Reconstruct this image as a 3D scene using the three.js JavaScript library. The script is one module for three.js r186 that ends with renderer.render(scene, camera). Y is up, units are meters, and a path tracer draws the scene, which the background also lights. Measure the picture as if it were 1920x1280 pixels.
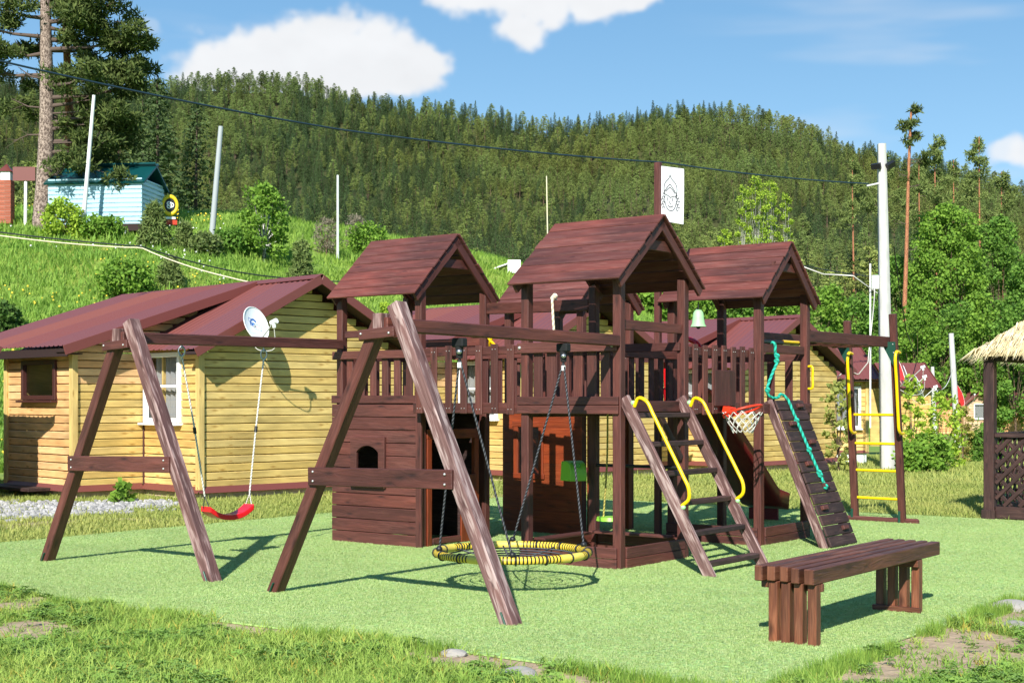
import * as THREE from 'three';
import { mergeGeometries } from 'three/addons/utils/BufferGeometryUtils.js';

const scene = new THREE.Scene();
/* ---------------------------------------------------------------- camera */
const CAM_H = 1.5, FPX = 2650, HOR = 749.5;                 // eye height, focal length in photo pixels, horizon row
const camera = new THREE.PerspectiveCamera(2 * Math.atan(640 / FPX) * 180 / Math.PI, 1920 / 1280, 0.2, 6000);
camera.position.set(0, CAM_H, 0);
camera.lookAt(0, CAM_H, -10);
camera.setViewOffset(1920, 1280, 0, 640 - HOR, 1920, 1280);   // shift lens: level camera, verticals stay vertical
const renderer = new THREE.WebGLRenderer({ antialias: true });
renderer.toneMapping = THREE.LinearToneMapping;
renderer.toneMappingExposure = 2.0;
renderer.shadowMap.enabled = true;

/* ---------------------------------------------------------------- random + noise */
function rng(seed) { let s = seed >>> 0; return () => { s = (s + 0x6D2B79F5) >>> 0; let t = s; t = Math.imul(t ^ (t >>> 15), t | 1); t ^= t + Math.imul(t ^ (t >>> 7), t | 61); return ((t ^ (t >>> 14)) >>> 0) / 4294967296; }; }
const R0 = rng(7);
const hash = (x, y, s = 0) => { let h = Math.imul(x | 0, 374761393) ^ Math.imul(y | 0, 668265263) ^ Math.imul(s | 0, 2147483647 ^ 0x5bd1e995); h = Math.imul(h ^ (h >>> 13), 1274126177); return ((h ^ (h >>> 16)) >>> 0) / 4294967296; };
const sm = (t) => t * t * (3 - 2 * t), lerp = (a, b, t) => a + (b - a) * t, clamp = (x, a = 0, b = 1) => Math.min(b, Math.max(a, x));
const sstep = (a, b, x) => sm(clamp((x - a) / (b - a)));
function vnoise(x, y, s = 0, px = 0, py = 0) {               // value noise, periodic when px, py given
  const ix = Math.floor(x), iy = Math.floor(y), fx = sm(x - ix), fy = sm(y - iy);
  const w = (i, p) => p ? ((i % p) + p) % p : i;
  const a = hash(w(ix, px), w(iy, py), s), b = hash(w(ix + 1, px), w(iy, py), s), c = hash(w(ix, px), w(iy + 1, py), s), d = hash(w(ix + 1, px), w(iy + 1, py), s);
  return lerp(lerp(a, b, fx), lerp(c, d, fx), fy);
}
function fbm(x, y, o = 4, s = 0, px = 0, py = 0) { let v = 0, a = 0.5, t = 0; for (let i = 0; i < o; i++) { v += a * vnoise(x, y, s + i * 17, px, py); t += a; a *= 0.5; x *= 2; y *= 2; px *= 2; py *= 2; } return v / t; }

/* ---------------------------------------------------------------- sky: clear air with fair-weather cumulus */
const SUN = new THREE.Vector3(-0.194, 0.616, 0.763).normalize();
{
  const W = 4096, H = 2048, data = new Float32Array(W * H * 4), rs = rng(91);
  const pxaz = (px) => Math.atan((px - 960) / FPX), pyh = (px, py) => (HOR - py) / FPX * Math.cos(Math.atan((px - 960) / FPX));
  const blobs = [];                                           // [azimuth, tan elevation, rx, ry, strength]
  const add = (px, py, rx, ry, k = 1) => blobs.push([pxaz(px), pyh(px, py), rx / FPX, ry / FPX, k]);
  for (const b of [[420, 120, 110, 70], [510, 90, 120, 75], [610, 85, 125, 75], [700, 100, 110, 80], [760, 125, 95, 60], [560, 140, 220, 60], [640, 150, 200, 45], [370, 140, 60, 30], [800, 130, 50, 34]]) add(...b);
  for (const b of [[900, 0, 110, 32], [1000, 10, 90, 50], [985, 60, 55, 38], [1100, 5, 110, 40], [1190, 0, 70, 26], [1050, -40, 180, 50]]) add(...b);
  add(290, 55, 34, 26, 0.26); add(1885, 290, 55, 26, 0.8); add(1950, 300, 60, 34, 0.9);
  for (let i = 0; i < 46; i++) {                              // the same kind of clouds all round, outside the frame
    const az = rs() * Math.PI * 2, h = 0.16 + rs() * 0.9; if (Math.abs(az - Math.PI * 2 * Math.round(az / (Math.PI * 2))) < 0.5 && h < 0.5) continue;
    const n = 4 + (rs() * 5 | 0), s = 0.03 + rs() * 0.05;
    for (let k = 0; k < n; k++) blobs.push([az + (rs() - 0.5) * s * 4.5, h + (rs() - 0.35) * s * 0.9, s * (0.7 + rs()), s * (0.35 + rs() * 0.4), 1]);
  }
  const bins = Array.from({ length: 64 }, () => []);
  for (const b of blobs) for (let i = 0; i < 64; i++) { let d = (i + 0.5) / 64 * 2 * Math.PI - Math.PI - b[0]; d = Math.atan2(Math.sin(d), Math.cos(d)); if (Math.abs(d) < b[2] * 1.7 + 0.06) bins[i].push(b); }
  for (let r = 0; r < H; r++) {
    const el = ((r + 0.5) / H - 0.5) * Math.PI, y = Math.sin(el), th = Math.tan(Math.min(el, 1.5));
    const up = Math.max(0, y);
    const hz = Math.exp(-Math.max(up, 0.1) * 5.5), base = [0.03 + 0.37 * hz, 0.12 + 0.53 * hz, 0.28 + 0.54 * hz];
    for (let c = 0; c < W; c++) {
      const a = ((c + 0.5) / W - 0.5) * 2 * Math.PI;          // atan2(z, x)
      const az = Math.atan2(Math.cos(a), -Math.sin(a));       // 0 = straight ahead (-z), positive to the right
      let R = base[0], G = base[1], B = base[2];
      if (el > 0.002 && el < 1.25) {
        const list = bins[Math.min(63, ((az + Math.PI) / (2 * Math.PI) * 64) | 0)];
        let d = 0, lift = 0;
        if (list.length) {
          const wx = (fbm(az * 26, th * 34, 4, 3) - 0.5) * 0.034, wy = (fbm(az * 26 + 9, th * 34, 4, 5) - 0.5) * 0.024;
          const fine = fbm(az * 120, th * 140, 3, 11) - 0.5;
          for (const b of list) {
            let dx = az + wx - b[0]; if (dx > Math.PI) dx -= 2 * Math.PI; if (dx < -Math.PI) dx += 2 * Math.PI;
            const dy = th + wy - b[1], q = 1 - Math.sqrt((dx / b[2]) ** 2 + (dy / b[3]) ** 2) + fine * 0.42;
            if (q > 0) { const k = sm(Math.min(1, q * 2.1)) * b[4]; d = 1 - (1 - d) * (1 - k); lift = Math.max(lift, dy / b[3]); }
          }
        }
        // thin cirrus veil
        const ci = sstep(0.52, 0.86, fbm(az * 7 + th * 9, th * 42, 4, 23)) * 0.34 * sstep(0.08, 0.16, th) * sstep(0.6, 0.26, th) * sstep(0.10, 0.26, Math.abs(az));
        d = Math.max(d, ci);
        const lump = 0.93 + 0.12 * (fbm(az * 30, th * 44, 4, 31) - 0.5);
        R = lerp(R, 0.475 * lump, d); G = lerp(G, 0.485 * lump, d); B = lerp(B, 0.5 * lump, d);
      }
      const i = (r * W + c) * 4; data[i] = R; data[i + 1] = G; data[i + 2] = B; data[i + 3] = 1;
    }
  }
  const t = new THREE.DataTexture(data, W, H, THREE.RGBAFormat, THREE.FloatType);
  t.mapping = THREE.EquirectangularReflectionMapping; t.magFilter = THREE.LinearFilter; t.minFilter = THREE.LinearFilter; t.needsUpdate = true;
  scene.background = t; scene.environment = t;
}
/* ---------------------------------------------------------------- sun */
const sun = new THREE.DirectionalLight(new THREE.Color(1.0, 0.955, 0.88), 3.9);
sun.name = 'sun'; sun.position.copy(SUN).multiplyScalar(120); sun.target.position.set(0, 0, -14); sun.castShadow = true;
sun.shadow.camera.left = sun.shadow.camera.bottom = -45; sun.shadow.camera.right = sun.shadow.camera.top = 45; sun.shadow.camera.far = 400; sun.shadow.mapSize.set(4096, 4096);
scene.add(sun, sun.target);

/* ---------------------------------------------------------------- naming */
const taken = {};
function numbered(n) { const k = taken[n] = (taken[n] ?? -1) + 1; return k ? n + '_' + String(k).padStart(3, '0') : n; }
function tag(o, label, category, group, kind) { if (label) o.userData.label = label; if (category) o.userData.category = category; if (group) o.userData.group = group; if (kind) o.userData.kind = kind; return o; }
function mk(name, geo, mat, parent) { const m = new THREE.Mesh(geo, mat); m.name = name; m.castShadow = m.receiveShadow = true; parent.add(m); return m; }
function grp(name, parent) { const g = new THREE.Group(); g.name = name; parent.add(g); return g; }
const V = (x, y, z) => new THREE.Vector3(x, y, z);

/* ---------------------------------------------------------------- textures */
function tex(w, h, fn, rx = 1, ry = 1, srgb = true) {
  const d = new Uint8Array(w * h * 4);
  for (let y = 0; y < h; y++) for (let x = 0; x < w; x++) { const c = fn(x / w, y / h, x, y), i = (y * w + x) * 4; d[i] = clamp(c[0], 0, 255); d[i + 1] = clamp(c[1], 0, 255); d[i + 2] = clamp(c[2], 0, 255); d[i + 3] = 255; }
  const t = new THREE.DataTexture(d, w, h); t.wrapS = t.wrapT = THREE.RepeatWrapping; t.magFilter = THREE.LinearFilter; t.minFilter = THREE.LinearMipmapLinearFilter; t.generateMipmaps = true;
  if (srgb) t.colorSpace = THREE.SRGBColorSpace; t.repeat.set(rx, ry); t.needsUpdate = true; return t;
}
// wood grain in [0,1] over one tile (2 m along, 0.4 m across), with knots
function grainField(seed, knots) {
  const r = rng(seed), ks = []; for (let i = 0; i < knots; i++) ks.push([r(), r(), 0.5 + r()]);
  return (u, v) => {
    let bend = (fbm(u * 6, v * 4, 2, seed, 6, 4) - 0.5) * 0.12, kn = 0;
    for (const [a, b, s] of ks) { let dx = u - a, dy = v - b; dx -= Math.round(dx); dy -= Math.round(dy); const q = Math.hypot(dx * 2 / 0.05, dy * 0.4 / 0.016) / s; bend += Math.exp(-q * q * 0.4) * 0.06 * Math.sign(dy || 1); kn = Math.max(kn, Math.exp(-q * q * 1.6)); }
    const g = 0.55 * fbm(u * 8, (v + bend) * 40, 3, seed + 1, 8, 40) + 0.45 * fbm(u * 24, (v + bend) * 96, 2, seed + 2, 24, 96);
    return [g, kn];
  };
}
function woodSet(seed, dark, light, knot, worn, wornAmount, knots = 7, tone = 0.8) {
  const f = grainField(seed, knots), cache = new Float32Array(512 * 256);
  const map = tex(512, 256, (u, v, x, y) => {
    const [g, kn] = f(u, v), w = wornAmount * sstep(0.5, 0.72, fbm(u * 10, v * 14, 4, seed + 9, 10, 14) * 0.7 + g * 0.35), blot = fbm(u * 4, v * 3, 3, seed + 5, 4, 3) - 0.5;
    cache[y * 512 + x] = g * 0.8 - kn * 0.2; const k = tone + blot * 0.5;
    return [0, 1, 2].map((i) => lerp(lerp(lerp(dark[i], light[i], clamp(g * 1.2 - 0.1)) * k, worn[i], w), knot[i], kn * 0.75));
  }, 0.5, 2.5);
  const bump = tex(512, 256, (u, v, x, y) => { const b = 255 * clamp(cache[y * 512 + x]); return [b, b, b]; }, 0.5, 2.5, false);
  return (color, rough = 0.62, bs = 0.004) => new THREE.MeshStandardMaterial({ map, bumpMap: bump, bumpScale: bs, color: new THREE.Color(color), roughness: rough });
}
const wsStain = woodSet(11, [94, 51, 44], [138, 80, 69], [52, 26, 24], [150, 110, 102], 0.18);
const wsRoof = woodSet(23, [96, 52, 45], [142, 79, 68], [66, 34, 32], [142, 112, 106], 0.34);
const wsWorn = woodSet(37, [112, 74, 70], [172, 138, 134], [62, 36, 34], [206, 190, 186], 0.75, 9);
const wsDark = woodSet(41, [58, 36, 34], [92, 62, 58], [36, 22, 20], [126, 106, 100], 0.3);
const wsOrange = woodSet(53, [150, 62, 26], [196, 92, 44], [96, 40, 18], [200, 120, 70], 0.12);
const wsBench = woodSet(71, [98, 58, 44], [166, 106, 76], [58, 32, 22], [176, 140, 118], 0.2, 6);
const wsPale = woodSet(67, [214, 206, 186], [255, 250, 236], [176, 150, 112], [255, 255, 248], 0.12, 5, 0.97);
const M = {};
M.stain = [wsStain('#dcd4d2'), wsStain('#cabcba'), wsStain('#e2cec4'), wsStain('#bcaeac')];
M.post = [wsStain('#d6c6c0'), wsStain('#cab8b4')];
M.roof = [wsRoof('#f2ecea', 0.7), wsRoof('#dcd0ce', 0.7), wsRoof('#f4dcd4', 0.72), wsRoof('#cabebe', 0.72)];
M.worn = [wsWorn('#e6e0de', 0.75), wsWorn('#d8cac8', 0.75)];
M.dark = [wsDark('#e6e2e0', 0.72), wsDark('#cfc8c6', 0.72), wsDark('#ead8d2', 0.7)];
M.orange = [wsOrange('#dadada', 0.5), wsOrange('#ccc0b8', 0.5), wsOrange('#dccfc0', 0.5)];
M.bench = [wsBench('#dcd2cc', 0.5), wsBench('#c4b8b2', 0.5)]; M.benchLeg = [wsBench('#e6dcd2', 0.5), wsBench('#fff0e0', 0.5), wsBench('#d4c6bc', 0.5)];
M.gazebo = [wsDark('#e0ccc6', 0.7), wsDark('#d0bcb6', 0.7)];
const solid = (hex, rough = 0.5, metal = 0, extra = {}) => new THREE.MeshPhysicalMaterial({ color: new THREE.Color(hex), roughness: rough, metalness: metal, ...extra });
M.yellow = solid('#f2c400', 0.35, 0, { clearcoat: 0.4 }); M.red = solid('#d8101c', 0.35, 0, { clearcoat: 0.3 }); M.hoop = solid('#e2381a', 0.4);
M.slide = solid('#6a121a', 0.42); M.green = solid('#86c83a', 0.4); M.greenDark = solid('#3f8f2c', 0.45); M.bell = solid('#9fd49a', 0.5);
M.black = solid('#16181a', 0.5); M.steel = solid('#b9bcc0', 0.35, 0.9); M.zinc = solid('#c8c9c6', 0.5, 0.6); M.ironGreen = solid('#1d4a3c', 0.45, 0.2); M.white = solid('#eef0ee', 0.45); M.cable = solid('#1a2226', 0.7); M.cableCream = solid('#d8cfae', 0.7); M.cableBlue = solid('#16303c', 0.6);
const ropeTex = (a, b) => tex(64, 64, (u, v) => { const k = 0.5 + 0.5 * Math.sin((u * 2 + v * 2) * Math.PI * 2); return [0, 1, 2].map((i) => lerp(a[i], b[i], k)); }, 1, 1);
const rope = (a, b) => new THREE.MeshStandardMaterial({ map: ropeTex(a, b), roughness: 0.85 });
M.ropeTeal = rope([10, 118, 100], [40, 196, 168]); M.ropeBlack = rope([10, 10, 12], [92, 94, 100]); M.ropeWhite = rope([150, 148, 140], [238, 236, 228]); M.ropeBeige = rope([190, 176, 150], [246, 236, 214]); M.ropeYellow = rope([120, 110, 50], [196, 182, 96]);

/* ---------------------------------------------------------------- board geometry: chamfered, grain along x, uv in metres */
const geoCache = new Map();
function board(l, h, w, ch = 0.004, variant = 0) {
  const key = [l.toFixed(3), h.toFixed(3), w.toFixed(3), ch, variant].join();
  if (geoCache.has(key)) return geoCache.get(key);
  const c = Math.min(ch, h * 0.3, w * 0.3, l * 0.3), hx = l / 2, hy = h / 2, hz = w / 2, ou = hash(variant, 1, 5) * 2, ov = hash(variant, 2, 9) * 0.4;
  const pos = [], uv = [], nor = [];
  const tri = (a, b, d, n) => { const ab = b.clone().sub(a), ad = d.clone().sub(a); if (ab.cross(ad).dot(n) < 0) [b, d] = [d, b]; for (const p of [a, b, d]) { pos.push(p.x, p.y, p.z); nor.push(n.x, n.y, n.z); const ax = Math.abs(n.x), ay = Math.abs(n.y), az = Math.abs(n.z); if (ax > 0.8) uv.push(ou + p.y * 0.6, ov + p.z); else if (ay >= az) uv.push(p.x + ou, p.z + ov); else uv.push(p.x + ou, p.y + ov + 0.13); } };
  const quad = (a, b, cc, d, n) => { tri(a, b, cc, n); tri(a, cc, d, n); };
  const S = [-1, 1], n3 = (x, y, z) => V(x, y, z).normalize();
  for (const s of S) {
    quad(V(s * hx, -hy + c, -hz + c), V(s * hx, hy - c, -hz + c), V(s * hx, hy - c, hz - c), V(s * hx, -hy + c, hz - c), V(s, 0, 0));
    quad(V(-hx + c, s * hy, -hz + c), V(hx - c, s * hy, -hz + c), V(hx - c, s * hy, hz - c), V(-hx + c, s * hy, hz - c), V(0, s, 0));
    quad(V(-hx + c, -hy + c, s * hz), V(hx - c, -hy + c, s * hz), V(hx - c, hy - c, s * hz), V(-hx + c, hy - c, s * hz), V(0, 0, s));
    for (const t of S) {
      quad(V(-hx + c, s * hy, t * (hz - c)), V(hx - c, s * hy, t * (hz - c)), V(hx - c, s * (hy - c), t * hz), V(-hx + c, s * (hy - c), t * hz), n3(0, s, t));
      quad(V(s * hx, -hy + c, t * (hz - c)), V(s * hx, hy - c, t * (hz - c)), V(s * (hx - c), hy - c, t * hz), V(s * (hx - c), -hy + c, t * hz), n3(s, 0, t));
      quad(V(s * hx, t * (hy - c), -hz + c), V(s * hx, t * (hy - c), hz - c), V(s * (hx - c), t * hy, hz - c), V(s * (hx - c), t * hy, -hz + c), n3(s, t, 0));
      for (const r of S) tri(V(s * hx, t * (hy - c), r * (hz - c)), V(s * (hx - c), t * hy, r * (hz - c)), V(s * (hx - c), t * (hy - c), r * hz), n3(s, t, r));
    }
  }
  const g = new THREE.BufferGeometry();
  g.setAttribute('position', new THREE.Float32BufferAttribute(pos, 3)); g.setAttribute('normal', new THREE.Float32BufferAttribute(nor, 3)); g.setAttribute('uv', new THREE.Float32BufferAttribute(uv, 2));
  geoCache.set(key, g); return g;
}
let pick = 0;
const one = (m) => Array.isArray(m) ? m[(pick = (pick * 7 + 3) % 1009) % m.length] : m;
// a board from p to q: h measured along "up", w across
function beam(parent, name, p, q, h, w, mat, up = V(0, 1, 0), ch = 0.005) {
  const x = q.clone().sub(p), l = x.length(); x.normalize();
  let y = up.clone().addScaledVector(x, -up.dot(x)); if (y.length() < 1e-3) y = V(0, 0, 1).addScaledVector(x, -x.z); y.normalize();
  const z = x.clone().cross(y), o = mk(name, board(l, h, w, ch, (pick % 5)), one(mat), parent);
  o.quaternion.setFromRotationMatrix(new THREE.Matrix4().makeBasis(x, y, z)); o.position.copy(p).add(q).multiplyScalar(0.5); return o;
}
function tube(parent, name, pts, r, mat, seg = 0, rad = 8, closed = false) {
  const c = new THREE.CatmullRomCurve3(pts.map((p) => Array.isArray(p) ? V(...p) : p), closed, 'centripetal'), len = c.getLength(), n = seg || Math.max(4, pts.length * 5);
  const g = new THREE.TubeGeometry(c, n, r, rad, closed), u = g.attributes.uv; for (let i = 0; i < u.count; i++) u.setX(i, u.getX(i) * len / (r * 8)); return mk(name, g, mat, parent);
}
function cyl(parent, name, p, q, r, mat, r2 = r, seg = 12) {
  const d = q.clone().sub(p), g = new THREE.CylinderGeometry(r2, r, d.length(), seg), m = mk(name, g, mat, parent);
  m.quaternion.setFromUnitVectors(V(0, 1, 0), d.normalize()); m.position.copy(p).add(q).multiplyScalar(0.5); return m;
}
function ball(parent, name, p, r, mat, sy = 1) { const m = mk(name, new THREE.SphereGeometry(r, 12, 8), mat, parent); m.position.copy(p); m.scale.y = sy; return m; }

/* ---------------------------------------------------------------- playground frame: u along the front, v away from the camera */
const CU = 0.79891, SU = 0.60145, P0 = [0.95064, 12.37932], TH = -Math.atan2(SU, CU);
const wpos = (u, v) => V(P0[0] + u * CU + v * SU, 0, -(P0[1] - u * SU + v * CU));
function play(name, label, category, u0, v0, group) {        // a thing standing in the playground frame; P() gives points in that frame
  const g = new THREE.Group(); g.name = numbered(name); g.position.copy(wpos(u0, v0)); g.rotation.y = TH; scene.add(g); tag(g, label, category, group);
  return [g, (u, y, v) => V(u - u0, y, -(v - v0))];
}
/* ---------------------------------------------------------------- terrain height */
const SKYLINE = [[-900, 320], [-300, 230], [0, 175], [200, 168], [300, 172], [400, 168], [500, 172], [600, 183], [700, 203], [800, 220], [900, 238], [1000, 246], [1080, 236], [1150, 222], [1230, 210], [1300, 216], [1400, 228], [1500, 250], [1600, 280], [1700, 312], [1850, 345], [1920, 365], [2300, 450], [2900, 560]];
function skyline(px) { const t = SKYLINE; if (px <= t[0][0]) return t[0][1]; for (let i = 1; i < t.length; i++) if (px < t[i][0]) return lerp(t[i - 1][1], t[i][1], sm((px - t[i - 1][0]) / (t[i][0] - t[i - 1][0]))); return t[t.length - 1][1]; }
function bankStart(X) { return X < -12 ? 30 + Math.min(0, (X + 12) * 0.1) : X < 8 ? 30 + (X + 12) * 0.9 : 48 + (X - 8) * 2.6; }
function height(X, Z) {
  const D = -Z; if (D < 18) return 0;
  let h = -0.0145 * (Math.min(D, 115) - 22) * sstep(22, 34, D) * sstep(-2, 10, X);
  const t = clamp((D - bankStart(X)) / 42), top = 10.9 - 1.9 * sstep(-15, 8, X);
  h += top * (0.55 * sm(t) + 0.45 * t);
  if (t > 0) h += (fbm(X * 0.12 + 50, D * 0.12, 3, 61) - 0.5) * 1.1 * Math.min(1, t * 3);
  if (D > 130) { const px = 960 + X / D * FPX, hr = (HOR - skyline(px)) / FPX * 1000, m = clamp((D - 130) / 870, 0, 1.25); h += (hr - 10) * (m < 1 ? Math.pow(m, 2.2) : 1 - (m - 1) * 1.6) + (fbm(X * 0.012 + 9, D * 0.012, 3, 71) - 0.5) * 14 * sstep(200, 420, D); }
  return h;
}
const onGround = (X, D, dy = 0) => V(X, height(X, -D) + dy, -D);
const dirOf = (px, py) => V((px - 960) / FPX, (HOR - py) / FPX, -1);
function hit(px, py, from = 20, to = 88) { // where the line of sight meets the near slope, else where it passes closest over it
  const d = dirOf(px, py); let best = 1e9, at = to;
  for (let D = from; D < to; D += 0.25) { const gap = CAM_H + d.y * D - height(d.x * D, -D); if (gap <= 0) { at = D; break; } if (gap / D < best && D > 40) { best = gap / D; at = D; } }
  return V(d.x * at, height(d.x * at, -at), -at);
}
const atD = (px, py, D) => V((px - 960) / FPX * D, CAM_H + (HOR - py) / FPX * D, -D);

/* ================================================================ PLAYGROUND */
M.rubber = solid('#0c0e10', 0.8);
const PW = 0.085, SCREW = new THREE.SphereGeometry(0.0045, 6, 4);
// ---- roof of a tower: u0..u1 along the ridge, v0..v1 eave to eave
function towerRoof(T, P, u0, u1, v0, v1, ye = 2.54, yr = 3.17) {
  const roof = grp('roof', T), vm = (v0 + v1) / 2, n = 7, r = rng(Math.round(u0 * 100 + 999));
  for (const s of [0, 1]) {
    const ve = s ? v1 : v0, L = Math.hypot(vm - ve, yr - ye), dv = (vm - ve) / L, dy = (yr - ye) / L, up = V(0, dy, -dv), out = V(0, Math.abs(dv), dy * Math.sign(dv));
    for (let i = 0; i < n; i++) {
      const a = (i + 0.5) / n * L, j = (r() - 0.5) * 0.008, e = (r() - 0.5) * 0.012;
      const c = P(0, ye + dy * a, ve + dv * a).addScaledVector(out, 0.012 + j * 0.4);
      const p = c.clone(), q = c.clone(); p.x += u0 + e; q.x += u1 + e;
      beam(roof, 'board', p, q, L / n - 0.007, 0.021, M.roof, up.clone().addScaledVector(out, j * 1.2), 0.004);
    }
    for (const [uu, nm] of [[u1 - 0.035, 'rafter'], [u0 + 0.05, 'rafter']]) {
      const d = 0.055, p = P(uu, ye + 0.0, ve).addScaledVector(out, -d), q = P(uu, yr - 0.012, vm - dv * 0.004).addScaledVector(out, -d);
      beam(roof, nm, p.addScaledVector(up, 0.02), q, 0.085, 0.032, M.post, out);
    }
  }
  for (const uu of [u1 - 0.075, u0 + 0.09]) beam(roof, 'collar_tie', P(uu, ye + 0.36, vm - 0.31), P(uu, ye + 0.36, vm + 0.31), 0.095, 0.03, M.post);
  return roof;
}
function slatRow(parent, P, a, b, y0, y1, n, w, mat, off = 0, screws = false) {   // n upright slats between two plan points [u, v]
  const dx = V(b[0] - a[0], 0, -(b[1] - a[1])).normalize();
  for (let i = 0; i < n; i++) { const t = (i + 0.5 + off) / n, u = lerp(a[0], b[0], t), v = lerp(a[1], b[1], t), j = (hash(i, n, 3) - 0.5) * 0.012; const s = beam(parent, 'slat', P(u, y0 + j, v), P(u, y1 + j, v), w, 0.02, mat, dx); if (screws) for (const [o, yy] of [[-0.22, y1 - 0.05], [0.22, y1 - 0.05], [-0.22, y0 + 0.05], [0.22, y0 + 0.05]]) { const b = mk('screw', SCREW, M.zinc, parent); b.position.copy(P(u, yy + j, v)).addScaledVector(dx, o * w).addScaledVector(V(-dx.z, 0, dx.x), 0.011); } }
}
function deck(T, P, u0, u1, v0, v1, y = 1.44) {
  const f = grp('floor', T), n = Math.round((v1 - v0) / 0.125);
  for (let i = 0; i < n; i++) { const v = lerp(v0, v1, (i + 0.5) / n); beam(f, 'plank', P(u0, y, v), P(u1, y, v), 0.024, (v1 - v0) / n - 0.006, M.stain); }
}
function posts(T, P, u0, u1, v0, v1, top = 2.64) { const h = PW / 2; for (const [u, v] of [[u0 + h, v0 + h], [u1 - h, v0 + h], [u1 - h, v1 - h], [u0 + h, v1 - h]]) beam(T, 'post', P(u, -0.04, v), P(u, top, v), PW, PW, M.post, V(1, 0, 0), 0.008); }
function sandbox(T, P, u0, u1, v0, v1, sides) {
  const s = grp('sandbox_frame', T);
  for (let k = 0; k < 2; k++) { const y = 0.05 + k * 0.1, h = 0.097; if (sides.includes('f')) beam(s, 'board', P(u0, y, v0 - 0.013), P(u1 - 0.03, y, v0 - 0.013), h, 0.026, M.stain); if (sides.includes('r')) beam(s, 'board', P(u1 - 0.002, y, v0 + PW + 0.003), P(u1 - 0.002, y, v1 - PW - 0.003), h, 0.026, M.stain); if (sides.includes('b')) beam(s, 'board', P(u0 + PW, y, v1 - 0.04), P(u1 - PW, y, v1 - 0.04), h, 0.026, M.stain); if (sides.includes('l')) beam(s, 'board', P(u0 + 0.03, y, v0 + PW), P(u0 + 0.03, y, v1 - PW), h, 0.026, M.stain); }
  if (sides.includes('s')) { beam(s, 'seat_board', P(u0 + 0.1, 0.215, v1 - 0.16), P(u1 - 0.1, 0.215, v1 - 0.16), 0.024, 0.13, M.stain); beam(s, 'corner_seat', P(u0 + 0.12, 0.214, v0 + 0.12), P(u0 + 0.12, 0.214, v1 - 0.3), 0.024, 0.14, M.stain); }
}
const bolt = (T, p, n, r = 0.014, mat = M.zinc, name = 'bolt') => { const m = mk(name, new THREE.SphereGeometry(r, 10, 6), mat, T); m.position.copy(p); return m; };

// ---- centre tower (C)
{
  const [T, P] = play('play_tower', 'tallest-looking front play tower with sandbox beneath, beside the yellow-railed ladder', 'play tower', -0.545, 0.6, 'towers of the wooden play set');
  const u0 = -1.09, u1 = 0, v0 = 0, v1 = 1.2;
  posts(T, P, u0, u1, v0, v1); deck(T, P, u0 + 0.02, u1 - 0.02, v0 + 0.02, v1 - 0.02, 1.455);
  towerRoof(T, P, -1.12, 0.09, -0.163, 1.213 + 0.15);
  const r = grp('railing', T);
  beam(r, 'rail', P(-1.115, 1.975, -0.014), P(-0.03, 1.975, -0.014), 0.095, 0.028, M.stain);
  beam(r, 'lower_rail', P(-1.115, 1.492, -0.014), P(-0.012, 1.492, -0.014), 0.076, 0.028, M.stain);
  slatRow(r, P, [-0.985, 0.03], [-0.1, 0.03], 1.44, 1.97, 6, 0.1, M.stain);
  beam(r, 'rail', P(u0 + 0.03, 1.96, 0.1), P(u0 + 0.03, 1.96, 1.1), 0.085, 0.028, M.stain); slatRow(r, P, [u0 + 0.055, 0.12], [u0 + 0.055, 1.1], 1.44, 1.93, 6, 0.085, M.stain);
  for (const u of [-1.08, -0.07]) bolt(r, P(u, 1.978, -0.03), 0, 0.016);
  const fl = grp('floor_frame', T);
  beam(fl, 'joist', P(-1.115, 1.412, -0.014), P(-0.012, 1.412, -0.014), 0.076, 0.028, M.stain);
  beam(fl, 'joist', P(-0.004, 1.44, 0.09), P(-0.004, 1.44, 1.12), 0.1, 0.03, M.stain);
  beam(fl, 'joist', P(u0 + 0.09, 1.39, 1.16), P(u1 - 0.09, 1.39, 1.16), 0.1, 0.03, M.stain); beam(fl, 'joist', P(u0 + 0.03, 1.39, 0.09), P(u0 + 0.03, 1.39, 1.1), 0.1, 0.03, M.stain);
  beam(T, 'grab_beam', P(-0.04, 2.165, 0.088), P(-0.04, 2.165, 1.112), 0.09, 0.04, M.stain);
  beam(T, 'grab_beam', P(-0.04, 2.0, 1.1), P(-1.05, 2.0, 1.16), 0.08, 0.035, M.stain);
  beam(T, 'brace', P(-0.03, 0.95, 1.1), P(-0.03, 1.36, 0.72), 0.06, 0.035, M.dark);
  sandbox(T, P, u0, u1, v0, v1, 'frbls');
}
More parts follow.
